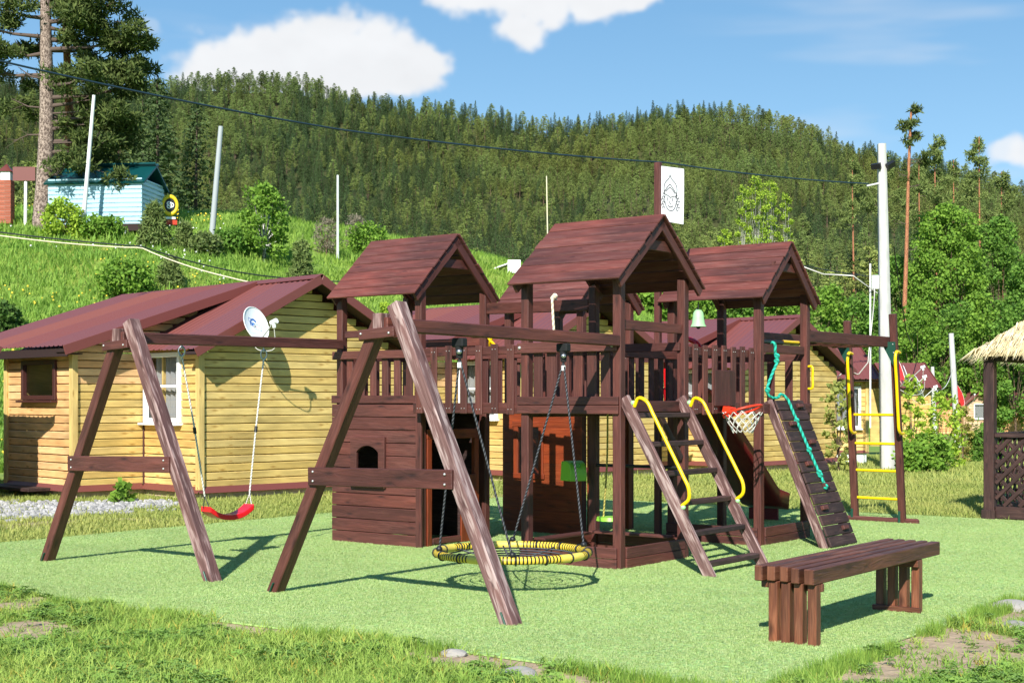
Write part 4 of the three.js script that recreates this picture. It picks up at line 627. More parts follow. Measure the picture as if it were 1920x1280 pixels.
// corrugated sheet between an eave line and a ridge line
function sheets(parent, e0, e1, r0, r1) {                     // a roof slope laid in lapped metal sheets of slightly different batches
  const n = Math.max(1, Math.round(e0.distanceTo(e1) / 1.1)), off = hash(e0.x * 50, r0.z * 50, 3) * 5 | 0;
  for (let i = 0; i < n; i++) { const a = Math.max(0, i / n - 0.012), b = (i + 1) / n, lift = V(0, (i % 2) * 0.006, 0); corrugated(parent, 'sheet', e0.clone().lerp(e1, a).add(lift), e0.clone().lerp(e1, b).add(lift), r0.clone().lerp(r1, a).add(lift), r0.clone().lerp(r1, b).add(lift), M.roofSheet[(i * 2 + off) % 3]); }
}
function corrugated(parent, name, e0, e1, r0, r1, mat, period = 0.15, amp = 0.014) {
  const n = Math.max(2, Math.round(e0.distanceTo(e1) / period)), nrm = e1.clone().sub(e0).cross(r0.clone().sub(e0)).normalize(); if (nrm.y < 0) nrm.negate();
  const pos = [], idx = [], prof = [[0, 0], [0.3, 0], [0.4, 1], [0.6, 1], [0.7, 0]], st = 8; let cols = 0;
  for (let i = 0; i <= n; i++) for (const [f, h] of prof) { const t = (i + f) / n; if (t > 1.0001) break; const a = e0.clone().lerp(e1, t), b = r0.clone().lerp(r1, t); for (let k = 0; k <= st; k++) { const p = a.clone().lerp(b, k / st).addScaledVector(nrm, h * amp); pos.push(p.x, p.y, p.z); } cols++; }
  for (let c = 0; c < cols - 1; c++) for (let k = 0; k < st; k++) { const a = c * (st + 1) + k; idx.push(a, a + st + 1, a + 1, a + 1, a + st + 1, a + st + 2); }
  let g = new THREE.BufferGeometry(); g.setAttribute('position', new THREE.Float32BufferAttribute(pos, 3)); g.setIndex(idx); g = g.toNonIndexed(); g.computeVertexNormals(); return mk(name, g, mat, parent);
}
function windowAt(T, c, w, h, out, across, frameM, mull, curtain = true) { // centre on the wall plane
  const W = grp('window', T), f = 0.07, o = (a, y, d) => c.clone().addScaledVector(across, a).addScaledVector(out, d).add(V(0, y, 0));
  for (const s of [-1, 1]) { beam(W, 'frame', o(s * (w / 2 - f / 2), -h / 2, 0.02), o(s * (w / 2 - f / 2), h / 2, 0.02), f, 0.07, frameM, across); beam(W, 'frame', o(-w / 2 + f, s * (h / 2 - f / 2), 0.02), o(w / 2 - f, s * (h / 2 - f / 2), 0.02), f, 0.07, frameM); }
  if (mull) beam(W, 'mullion', o(-w / 2 + f, 0.02, 0.0), o(w / 2 - f, 0.02, 0.0), 0.04, 0.05, frameM);
  beam(W, 'sill', o(-w / 2 - 0.03, -h / 2 - 0.025, 0.06), o(w / 2 + 0.03, -h / 2 - 0.025, 0.06), 0.035, 0.14, frameM);
  const g = mk('pane', new THREE.PlaneGeometry(w - 2 * f, h - 2 * f), M.glass, W); g.position.copy(o(0, 0, -0.004)); g.quaternion.setFromUnitVectors(V(0, 0, 1), out);
  if (curtain) { const cg = new THREE.PlaneGeometry((w - 2 * f) * 1.02, h - 2 * f, 48, 1), a = cg.attributes.position; for (let i = 0; i < a.count; i++) a.setZ(i, 0.025 * Math.sin(a.getX(i) * 46)); cg.computeVertexNormals(); const m = mk('curtain', cg, M.curtain, W); m.position.copy(o(0, 0, -0.13)); m.quaternion.setFromUnitVectors(V(0, 0, 1), out); }
  return W;
}
const HX = { W: 4, bx0: 1.6, bx1: 3.8, ax: -1.2, len: 5.5 };
function cabin(K, label) {
  const T = new THREE.Group(); T.name = numbered('cabin'); T.position.copy(K); T.rotation.y = Math.PI / 4; scene.add(T); tag(T, label, 'cabin', 'timber cabins in a row behind the playground');
  const P = (a, y, b) => V(a, y, -b), y0 = 0.17, pitch = 0.121, Nf = V(0, 0, 1), Ns = V(-1, 0, 0);
  const main = (a) => 3.40 - 0.525 * Math.abs(2 - a), ext = (a) => 2.25 + 0.325 * (a + 1.5);
  siding(T, 'front_wall', P(0.03, 0, 0), P(4, 0, 0), y0, 3.3, pitch, SIDE.yellow, (a, b) => { const k = Math.max(0.03, 2 - (3.34 - b) / 0.525); return b < 2.3 ? [0.0, 3.97] : [k, 4 - k - 0.03]; }, [], Nf);
  siding(T, 'side_wall', P(0, 0, 0.03), P(0, 0, 1.6), y0, 2.36, pitch, SIDE.gold, null, [[0.5, 1.55, 1.15, 2.23]], Ns);
  siding(T, 'annex_front_wall', P(-1.17, 0, 1.6), P(1.6, 0, 1.6), y0, 3.1, pitch, (i) => i > 12 ? SIDE.peach : SIDE.yellow, (a, b) => { const s0 = Math.max(0, (b - 2.24) / 0.325 - 1.5 + 1.17), s1 = b < 2.3 ? 1.17 : 1.17 + 2 - (3.40 - a) / 0.525 + 0.05; return [s0, s1]; }, [], Nf);
  siding(T, 'annex_side_wall', P(-1.2, 0, 1.63), P(-1.2, 0, 3.8), y0, 2.3, pitch, SIDE.peach, null, [[0.48, 1.6, 1.5, 2.12]], Ns);
  for (const [a, b, h] of [[-0.005, -0.005, 2.34], [-1.205, 1.595, 2.3], [-1.2, 3.8, 2.25]]) beam(T, 'corner_board', P(a, y0 - 0.02, b), P(a, h, b), 0.1, 0.1, M.corner, V(1, 0, 0));
  beam(T, 'corner_strip', P(-0.02, y0, 1.58), P(-0.02, 2.3, 1.58), 0.03, 0.03, M.frameBrown, V(1, 0, 0));
  const back = grp('rear_wall', T); const wallBox = (a0, a1, b0, b1, h) => { const m = mk('panel', new THREE.BoxGeometry(Math.max(0.04, a1 - a0), h, Math.max(0.04, b1 - b0)), SIDE.yellow[0], back); m.position.copy(P((a0 + a1) / 2, h / 2 + 0.1, (b0 + b1) / 2)); };
  wallBox(3.98, 4.02, 0.03, 5.5, 2.2); wallBox(0, 4, 5.48, 5.52, 2.2); wallBox(-1.2, 0, 3.78, 3.82, 2.05); wallBox(-0.02, 0.02, 3.82, 5.5, 2.2); wallBox(0.1, 3.9, 1.2, 1.24, 2.1);
  const pl = grp('plinth', T); for (const [p, q] of [[P(0.02, 0, 0.05), P(4, 0, 0.05)], [P(0.05, 0, 0.05), P(0.05, 0, 1.64)], [P(-1.15, 0, 1.65), P(0.03, 0, 1.65)], [P(-1.15, 0, 1.65), P(-1.15, 0, 3.8)]]) beam(pl, 'course', p.clone().add(V(0, 0.0, 0)), q.clone().add(V(0, 0.0, 0)), 0.34, 0.06, M.plinth);
  const fl = grp('base_flashing', T), tilt = (n) => V(0, 1, 0).addScaledVector(n, -0.8); for (const [p, q, n] of [[P(-0.06, 0.15, -0.045), P(4.06, 0.15, -0.045), Nf], [P(-0.045, 0.15, -0.05), P(-0.045, 0.15, 1.56), Ns], [P(-1.26, 0.15, 1.555), P(-0.05, 0.15, 1.555), Nf], [P(-1.245, 0.15, 1.56), P(-1.245, 0.15, 3.84), Ns]]) beam(fl, 'strip', p, q, 0.12, 0.006, M.trimMetal, tilt(n), 0.001);
  beam(T, 'doorstep', P(-1.45, 0.12, 2.2), P(-1.45, 0.12, 4.0), 0.05, 0.36, M.dark);
  windowAt(T, P(0, 1.69, 1.025), 1.05, 1.08, Ns, V(0, 0, -1), M.frameWhite, true);
  windowAt(T, P(-1.2, 1.81, 2.67), 1.12, 0.62, Ns, V(0, 0, -1), M.frameBrown, false, false);
  const roof = grp('roof', T), bf = -0.35, bb = 5.8;
  sheets(roof, P(-0.28, main(-0.28) + 0.045, bf), P(-0.28, main(-0.28) + 0.045, bb), P(2, 3.45, bf), P(2, 3.45, bb));
  sheets(roof, P(4.28, main(4.28) + 0.045, bf), P(4.28, main(4.28) + 0.045, bb), P(2, 3.45, bf), P(2, 3.45, bb));
  sheets(roof, P(-1.52, ext(-1.52) + 0.06, 1.25), P(-1.52, ext(-1.52) + 0.06, bb), P(1.94, 3.452, 1.25), P(1.94, 3.452, bb));
  for (const [a, b] of [[-0.3, 2], [4.3, 2]]) { beam(roof, 'rake_trim', P(a, main(a) + 0.0, bf - 0.008), P(b, 3.405, bf - 0.008), 0.14, 0.018, M.trimMetal); beam(roof, 'soffit', P(a, main(a) - 0.02, -0.16), P(b, 3.375, -0.16), 0.03, 0.36, M.soffit); }
  beam(roof, 'rake_trim', P(-1.54, ext(-1.54), 1.242), P(1.9, 3.385, 1.242), 0.15, 0.018, M.trimMetal); beam(roof, 'soffit', P(-1.5, ext(-1.5) - 0.03, 1.42), P(1.7, 3.28, 1.42), 0.03, 0.34, M.soffit);
  beam(roof, 'eave_board', P(-1.46, ext(-1.46) - 0.05, 1.3), P(-1.46, ext(-1.46) - 0.05, bb - 0.1), 0.13, 0.03, M.soffit); beam(roof, 'eave_soffit', P(-1.34, ext(-1.4) - 0.09, 1.3), P(-1.34, ext(-1.4) - 0.09, bb - 0.1), 0.02, 0.26, M.soffit);
  for (const s of [-1, 1]) beam(roof, 'ridge_cap', P(2 + s * 0.075, 3.445, bf - 0.02), P(2 + s * 0.075, 3.445, bb + 0.02), 0.012, 0.17, M.trimMetal, V(s * 0.525, 1, 0), 0.002);
  return T;
}
const rowAt = (n, s = 0) => { const X = -4.67 + n * 6.75 * 0.7071 - s * 0.7071, D = 21.14 + n * 6.75 * 0.7071 + s * 0.7071; return onGround(X, D); };
const cabin1 = cabin(rowAt(0), 'nearest yellow timber cabin at the left, with the big white dish');
const cabinCopy = (n, label, s = 0) => { const c = cabin1.clone(); c.name = numbered('cabin'); c.position.copy(rowAt(n, s)); c.userData = { ...cabin1.userData, label }; scene.add(c); return c; };
cabinCopy(1, 'yellow timber cabin directly behind the left and centre play towers');
cabinCopy(2, 'yellow timber cabin behind the bridge and the right play tower');
cabinCopy(-1, 'timber cabin at the far left edge whose eave shades the nearest cabin', 1.75);

function annex(label, x0, x1, D, depth, eaveY, ridgeY, mats, win, pitch) { // plain cabin with its eave side to the camera
  const G = onGround((x0 + x1) / 2, D), T = new THREE.Group(), L = x1 - x0, h = L / 2; T.name = numbered('cabin'); T.position.copy(G); T.rotation.y = 0.06; scene.add(T); tag(T, label, 'cabin', 'timber cabins in a row behind the playground');
  const e = eaveY - G.y, rY = ridgeY - G.y, Nf = V(0, 0, 1);
  siding(T, 'eave_wall', V(-h, 0, 0), V(h, 0, 0), 0.3, e, pitch, mats, null, win ? [[win[0] + h, win[1] + h, win[2], win[3]]] : [], Nf);
  siding(T, 'end_wall', V(h, 0, -0.03), V(h + 0.25, 0, -depth), 0.3, rY - 0.1, pitch, SIDE.yellow, (a, b) => b < e ? [0, depth] : [(b - e) / (rY - e) * depth / 2, depth - (b - e) / (rY - e) * depth / 2], [], V(1, 0, 0));
  const pl = grp('plinth', T); beam(pl, 'course', V(-h, 0.08, -0.04), V(h, 0.08, -0.04), 0.5, 0.06, M.concrete ?? M.white); beam(pl, 'course', V(h - 0.04, 0.08, -0.08), V(h + 0.2, 0.08, -depth), 0.5, 0.06, M.white); beam(T, 'base_flashing', V(-h, 0.31, 0.04), V(h + 0.04, 0.31, 0.04), 0.09, 0.01, M.trimMetal, V(0, 1, -0.7));
  beam(T, 'corner_board', V(h, 0.3, 0.005), V(h, e - 0.05, 0.005), 0.09, 0.09, M.corner, V(1, 0, 0));
  const bk = mk('rear_wall', new THREE.BoxGeometry(L, e - 0.3, 0.06), SIDE.yellow[0], T); bk.position.set(0, e / 2 + 0.1, -depth);
  if (win) windowAt(T, V((win[0] + win[1]) / 2, (win[2] + win[3]) / 2, 0), win[1] - win[0], win[3] - win[2], Nf, V(1, 0, 0), M.frameWhite, false);
  const roof = grp('roof', T), q = 0.28; corrugated(roof, 'sheet', V(-h - q, e - 0.06, 0.32), V(h + q, e - 0.06, 0.32), V(-h - q, rY, -depth / 2), V(h + q, rY, -depth / 2), M.roofMetal, 0.16, 0.016); corrugated(roof, 'sheet', V(-h - q, e - 0.06, -depth - 0.3), V(h + q, e - 0.06, -depth - 0.3), V(-h - q, rY, -depth / 2), V(h + q, rY, -depth / 2), M.roofMetal, 0.16, 0.016);
  for (const s of [1, -1]) beam(roof, 'rake_trim', V(h + q + 0.01, e - 0.09, s > 0 ? 0.33 : -depth - 0.31), V(h + q + 0.01, rY - 0.03, -depth / 2), 0.13, 0.02, M.trimMetal); beam(roof, 'soffit', V(-h - q, e - 0.11, 0.15), V(h + q, e - 0.11, 0.15), 0.02, 0.34, M.soffit);
  return T;
}
annex('cabin with a large white window and brown corrugated roof behind the climbing gym', 6.9, 9.72, 38.6, 3.2, 2.12, 3.05, SIDE.gold, [0.42, 1.24, 0.95, 2.1], 0.125);
annex('small cabin at the right end of the row under the white dishes', 12.6, 13.75, 46.5, 2.6, 1.95, 2.75, SIDE.gold, null, 0.14);
{ // far house at the right
  const D = 112, cx = (1828 - 960) / FPX * D, G = onGround(cx, D), T = new THREE.Group(); T.name = numbered('far_house'); T.position.copy(G); scene.add(T); tag(T, 'distant pink timber house with a small white window, beside the gazebo', 'house');
  const Nf = V(0, 0, 1);
  siding(T, 'gable_wall', V(-1.2, 0, 1.2), V(1.2, 0, 1.2), 0.1, 3.3, 0.2, SIDE.pink, (a, b) => b < 2.4 ? [0, 2.4] : [(b - 2.4) * 1.2, 2.4 - (b - 2.4) * 1.2], [[0.75, 1.65, 1.3, 2.5]], Nf);
  siding(T, 'long_wall', V(-6.2, 0, 0), V(-1.2, 0, 0), 0.1, 2.3, 0.2, SIDE.peach, null, [], Nf); siding(T, 'long_wall', V(1.2, 0, 0), V(9, 0, 0), 0.1, 2.3, 0.2, SIDE.peach, null, [], Nf);
  const sw = mk('side_wall', new THREE.BoxGeometry(0.08, 2.2, 1.2), SIDE.pink[0], T); sw.position.set(-1.2, 1.1, 0.6); const sw2 = mk('side_wall', new THREE.BoxGeometry(0.08, 2.2, 1.2), SIDE.pink[0], T); sw2.position.set(1.2, 1.1, 0.6);
  windowAt(T, V(0, 1.9, 1.2), 0.9, 1.2, Nf, V(1, 0, 0), M.frameWhite, false); beam(T, 'wood_patch', V(0.5, 1.75, 1.225), V(1.15, 1.75, 1.225), 0.36, 0.012, M.orange);
  const roof = grp('roof', T); corrugated(roof, 'sheet', V(-6.5, 2.35, 0.4), V(9.3, 2.35, 0.4), V(-6.5, 3.45, -2), V(9.3, 3.45, -2), M.roofMetal, 0.2, 0.02);
  for (const s of [-1, 1]) { corrugated(roof, 'sheet', V(s * 1.5, 2.28, 1.55), V(s * 1.5, 2.28, -0.4), V(0, 3.5, 1.55), V(0, 3.5, -1.6), M.roofMetal, 0.2, 0.02); beam(roof, 'rake_trim', V(s * 1.5, 2.24, 1.56), V(0, 3.46, 1.56), 0.14, 0.03, M.trimMetal); }
}
/* ---------------------------------------------------------------- satellite dishes */
function dish(label, at, R, look, col, logo, armDir) {
  const T = new THREE.Group(); T.name = numbered('satellite_dish'); T.position.copy(at); scene.add(T); tag(T, label, 'satellite dish', 'satellite dishes on the cabins');
  const f = look.clone().normalize(), x = V(0, 1, 0).cross(f).normalize(), y = f.clone().cross(x), q = new THREE.Quaternion().setFromRotationMatrix(new THREE.Matrix4().makeBasis(x, y, f));
  const g = new THREE.CircleGeometry(R, 40, 0, Math.PI * 2), n = 8, pos = [], uv = [], idx = [], S = 36; g.dispose();
  for (let i = 0; i <= n; i++) for (let j = 0; j <= S; j++) { const r = i / n, a = j / S * 6.28319; pos.push(Math.cos(a) * R * r * 0.93, Math.sin(a) * R * r, -0.16 * R * (1 - r * r)); uv.push(0.5 + Math.cos(a) * r / 2, 0.5 + Math.sin(a) * r / 2); }
  for (let i = 0; i < n; i++) for (let j = 0; j < S; j++) { const a = i * (S + 1) + j; idx.push(a, a + S + 1, a + 1, a + 1, a + S + 1, a + S + 2); }
  const bg = new THREE.BufferGeometry(); bg.setAttribute('position', new THREE.Float32BufferAttribute(pos, 3)); bg.setAttribute('uv', new THREE.Float32BufferAttribute(uv, 2)); bg.setIndex(idx); bg.computeVertexNormals();
  let mat = new THREE.MeshPhysicalMaterial({ color: new THREE.Color(col), roughness: 0.4, side: THREE.DoubleSide });
  if (logo) {
    const cv = document.createElement('canvas'); cv.width = cv.height = 512; const c = cv.getContext('2d'); c.fillStyle = '#e9ecee'; c.fillRect(0, 0, 512, 512);
    c.save(); c.translate(246, 238); c.rotate(0.5); c.lineWidth = 26; c.strokeStyle = '#1f5fae'; c.beginPath(); c.arc(0, 0, 64, 2.2, 5.4); c.stroke(); c.beginPath(); c.arc(4, 2, 34, 0.4, 3.2); c.stroke(); c.fillStyle = '#2a7bc8'; c.beginPath(); c.arc(0, 0, 18, 0, 7); c.fill(); c.lineWidth = 8; c.beginPath(); c.moveTo(-120, -36); c.lineTo(-40, -46); c.lineTo(-30, 6); c.lineTo(-100, 14); c.closePath(); c.stroke();
    c.fillStyle = '#ffffff'; c.strokeStyle = '#3a6ea8'; c.beginPath(); c.moveTo(24, -14); c.lineTo(150, -32); c.lineTo(164, 36); c.lineTo(36, 54); c.closePath(); c.fill(); c.stroke(); c.fillStyle = '#e08a98'; c.font = 'bold 46px sans-serif'; c.fillText('HD', 54, 28); c.restore();
    c.fillStyle = '#a9b2bb'; c.font = '42px sans-serif'; c.fillText('телекарта', 150, 400);
    const t = new THREE.CanvasTexture(cv); t.colorSpace = THREE.SRGBColorSpace; mat = new THREE.MeshPhysicalMaterial({ map: t, roughness: 0.4, side: THREE.DoubleSide });
  }
  const dm = mk('reflector', bg, mat, T); dm.quaternion.copy(q);
  const rim = mk('rim', new THREE.TorusGeometry(R, 0.008, 6, 48), M.white, T); rim.scale.x = 0.93; rim.quaternion.copy(q);
  const low = y.clone().multiplyScalar(-R * 0.92).addScaledVector(f, 0.0), feed = f.clone().multiplyScalar(R * 1.25).addScaledVector(y, -R * 0.35).add(V(0, 0, 0));
  cyl(T, 'feed_arm', low, feed, 0.012, M.zinc); cyl(T, 'feed_horn', feed.clone().addScaledVector(f, 0.05), feed.clone().addScaledVector(f, -0.06), 0.04, M.white); cyl(T, 'feed_body', feed.clone(), feed.clone().add(V(0, -0.09, 0)), 0.026, M.white);
  tube(T, 'wall_mount', [f.clone().multiplyScalar(-0.14 * R), f.clone().multiplyScalar(-0.28 * R).addScaledVector(y, -0.2 * R), armDir.clone().multiplyScalar(0.6).add(V(0, -R * 0.75, 0)), armDir.clone().add(V(0, -R * 0.9, 0))], 0.02, M.zinc, 20);
  ball(T, 'wall_plate', armDir.clone().add(V(0, -R * 0.9, 0)), 0.05, M.zinc);
  tube(T, 'cable', [feed.clone().add(V(0, -0.09, 0)), feed.clone().add(V(-0.02, -0.4, -0.1)), low.clone().add(V(0, -0.16, 0)), armDir.clone().add(V(0, -R * 0.82, 0))], 0.007, M.ropeWhite, 24, 5);
  return T;
}
{
  const c1 = (a, y, b) => cabin1.localToWorld(V(a, y, -b)); cabin1.updateMatrixWorld();
  const wallN = V(-0.707, 0, 0.707).applyAxisAngle(V(0, 1, 0), Math.PI / 2); // outward normal of the gable wall
  dish('large white dish with a blue logo on the nearest cabin gable', c1(0.66, 2.64, -0.5), 0.275, V(0.16, 0.34, 0.95).applyAxisAngle(V(0, 1, 0), 0.85), '#e9ecee', true, V(-0.16, 0, -0.42));
  const d = (label, px, py, D, R, col, yaw) => dish(label, atD(px, py, D), R, V(0.2, 0.35, 1).applyAxisAngle(V(0, 1, 0), yaw), col, false, V(-0.2, 0.05, -0.4));
  d('white dish seen edge-on beside the climbing gym window', 1553, 695, 34, 0.32, '#e9ecee', 1.1); d('large red dish behind the right upright of the climbing gym', 1685, 691, 37.5, 0.5, '#cf2a1c', 0.9); d('white dish beneath the large red dish', 1702, 708, 37, 0.34, '#e9ecee', 1.15); d('white dish at the right end of the cabin row', 1724, 727, 38.5, 0.34, '#e9ecee', 1.25); d('small red dish above the distant pink house', 1798, 741, 105, 0.95, '#cf2a1c', 0.7);
}
/* ---------------------------------------------------------------- poles and cables */
M.concrete = new THREE.MeshStandardMaterial({ map: tex(128, 512, (u, v) => { const n = fbm(u * 16, v * 40, 4, 3, 16, 40), m = fbm(u * 3, v * 12, 3, 8, 3, 12), k = 0.86 + n * 0.16 + (m - 0.5) * 0.12; return [198 * k, 198 * k, 194 * k]; }), roughness: 0.9 });
M.poleGrey = solid('#9fa6a8', 0.7); M.polePale = solid('#d4d8d6', 0.6);
function pole(label, base, h, r, mat, lean = [0, 0], r2 = r * 0.75, square = false) {
  const T = new THREE.Group(); T.name = numbered('utility_pole'); T.position.copy(base); scene.add(T); tag(T, label, 'pole', 'poles around the cabins');
  if (square) { const g = new THREE.CylinderGeometry(r2 * 1.414, r * 1.414, h + 0.4, 4, 10); g.rotateY(Math.PI / 4); const m = mk('shaft', g, mat, T); m.position.set(lean[0] / 2, h / 2 - 0.2, lean[1] / 2); m.rotation.z = -Math.atan2(lean[0], h); }
  else cyl(T, 'shaft', V(-lean[0] * 0.05, -0.3, 0), V(lean[0], h, lean[1]), r, mat, r2, 10);
  return T;
}
const mainPole = pole('tall white square concrete pole with two floodlights, behind the climbing gym', onGround((1665 - 960) / FPX * 33.6, 33.6), 7.75, 0.15, M.concrete, [-0.14, 0], 0.085, true);
{ const t = (x, y, z) => V(x, y, z); for (const s of [-1, 1]) { const b = mk('floodlight', new THREE.BoxGeometry(0.22, 0.13, 0.1), M.black, mainPole); b.position.set(-0.13 + s * 0.17, 7.2 + (s > 0 ? 0.03 : 0), 0.1); b.rotation.set(0.5, s * 0.5, 0.3); }
  beam(mainPole, 'junction_box', t(-0.3, 4.3, 0.02), t(-0.3, 4.62, 0.02), 0.16, 0.1, M.white, V(1, 0, 0)); beam(mainPole, 'cross_arm', t(-0.5, 6.75, 0), t(-0.05, 6.85, 0), 0.04, 0.04, M.zinc); cyl(mainPole, 'conduit', t(-0.42, 1.0, 0.03), t(-0.42, 4.9, 0.03), 0.02, M.white); }
pole('pale thin pole on the meadow before the blue kiosk', hit(153, 446), 5.9, 0.1, M.polePale, [0.5, 0], 0.07);
pole('grey wooden pole on the meadow right of the emblem sign', hit(396, 450), 4.8, 0.13, M.poleGrey, [0.4, 0], 0.1);
pole('thin white pole on the hill above the nearest cabin', hit(633, 490), 3.9, 0.06, M.polePale, [0, 0], 0.05);
pole('bare thin pole rising above the centre tower roof', hit(1028, 500), 5.8, 0.045, M.cableCream, [-0.1, 0], 0.035);
pole('white leaning pole before the bank, left of the gazebo', onGround((1797 - 960) / FPX * 62, 62), 5.0, 0.15, M.concrete, [-0.3, 0], 0.11);
pole('short white pole at the foot of the bank', onGround((1755 - 960) / FPX * 90, 90), 4.6, 0.14, M.concrete, [-0.2, 0], 0.11);
function wire(label, pts, r, mat, sag = 0) {
  const c = []; for (let i = 0; i < pts.length - 1; i++) for (let k = 0; k < 10; k++) { const t = k / 10, p = pts[i].clone().lerp(pts[i + 1], t); p.y -= sag * 4 * t * (1 - t); c.push(p); } c.push(pts[pts.length - 1]);
  const m = mk(numbered('cable'), new THREE.TubeGeometry(new THREE.CatmullRomCurve3(c), c.length * 2, r, 5), mat, scene); tag(m, label, 'cable', 'overhead cables'); return m;
}
const top = V(mainPole.position.x - 0.45, mainPole.position.y + 6.8, mainPole.position.z);
wire('thick dark overhead cable sweeping from the left edge to the white pole', [atD(-60, 100, 21), atD(640, 243, 26), atD(1250, 305, 31), top], 0.017, M.cableBlue, 0.06);
wire('black cable low over the meadow to the nearest cabin', [atD(-40, 430, 31), atD(265, 462, 31), atD(420, 505, 32), atD(560, 523, 33), atD(720, 528, 34)], 0.016, M.cable, 0.03);
wire('cream cable below the black one over the meadow', [atD(-40, 436, 30), atD(265, 465, 30), atD(430, 520, 29), atD(560, 537, 28), atD(760, 536, 28)], 0.014, M.cableCream, 0.05);
wire('thin cable between trees and the white pole at mid height', [atD(1240, 470, 60), atD(1420, 472, 50), V(top.x, top.y - 2.2, top.z)], 0.014, M.cable, 0.1);
wire('white sagging cable from the right tower side to the white pole', [atD(1480, 490, 33), atD(1545, 514, 33), atD(1600, 517, 33), V(top.x + 0.2, top.y - 2.6, top.z)], 0.016, M.ropeWhite, 0.0);
wire('white cable hanging from the white pole to the cabin eave', [V(top.x + 0.1, top.y - 2.3, top.z + 0.2), atD(1640, 560, 33.3), atD(1628, 680, 33), atD(1610, 702, 33), atD(1590, 695, 34)], 0.014, M.ropeWhite, 0.0);
wire('black cable slanting down right of the white pole', [V(top.x + 0.6, top.y - 1.5, top.z), atD(1700, 620, 40), atD(1740, 720, 60)], 0.016, M.cable, 0.1);
wire('pale cable looping to the leaning white pole', [atD(1722, 752, 50), atD(1760, 730, 55), atD(1788, 690, 61)], 0.016, M.ropeWhite, 0.3);

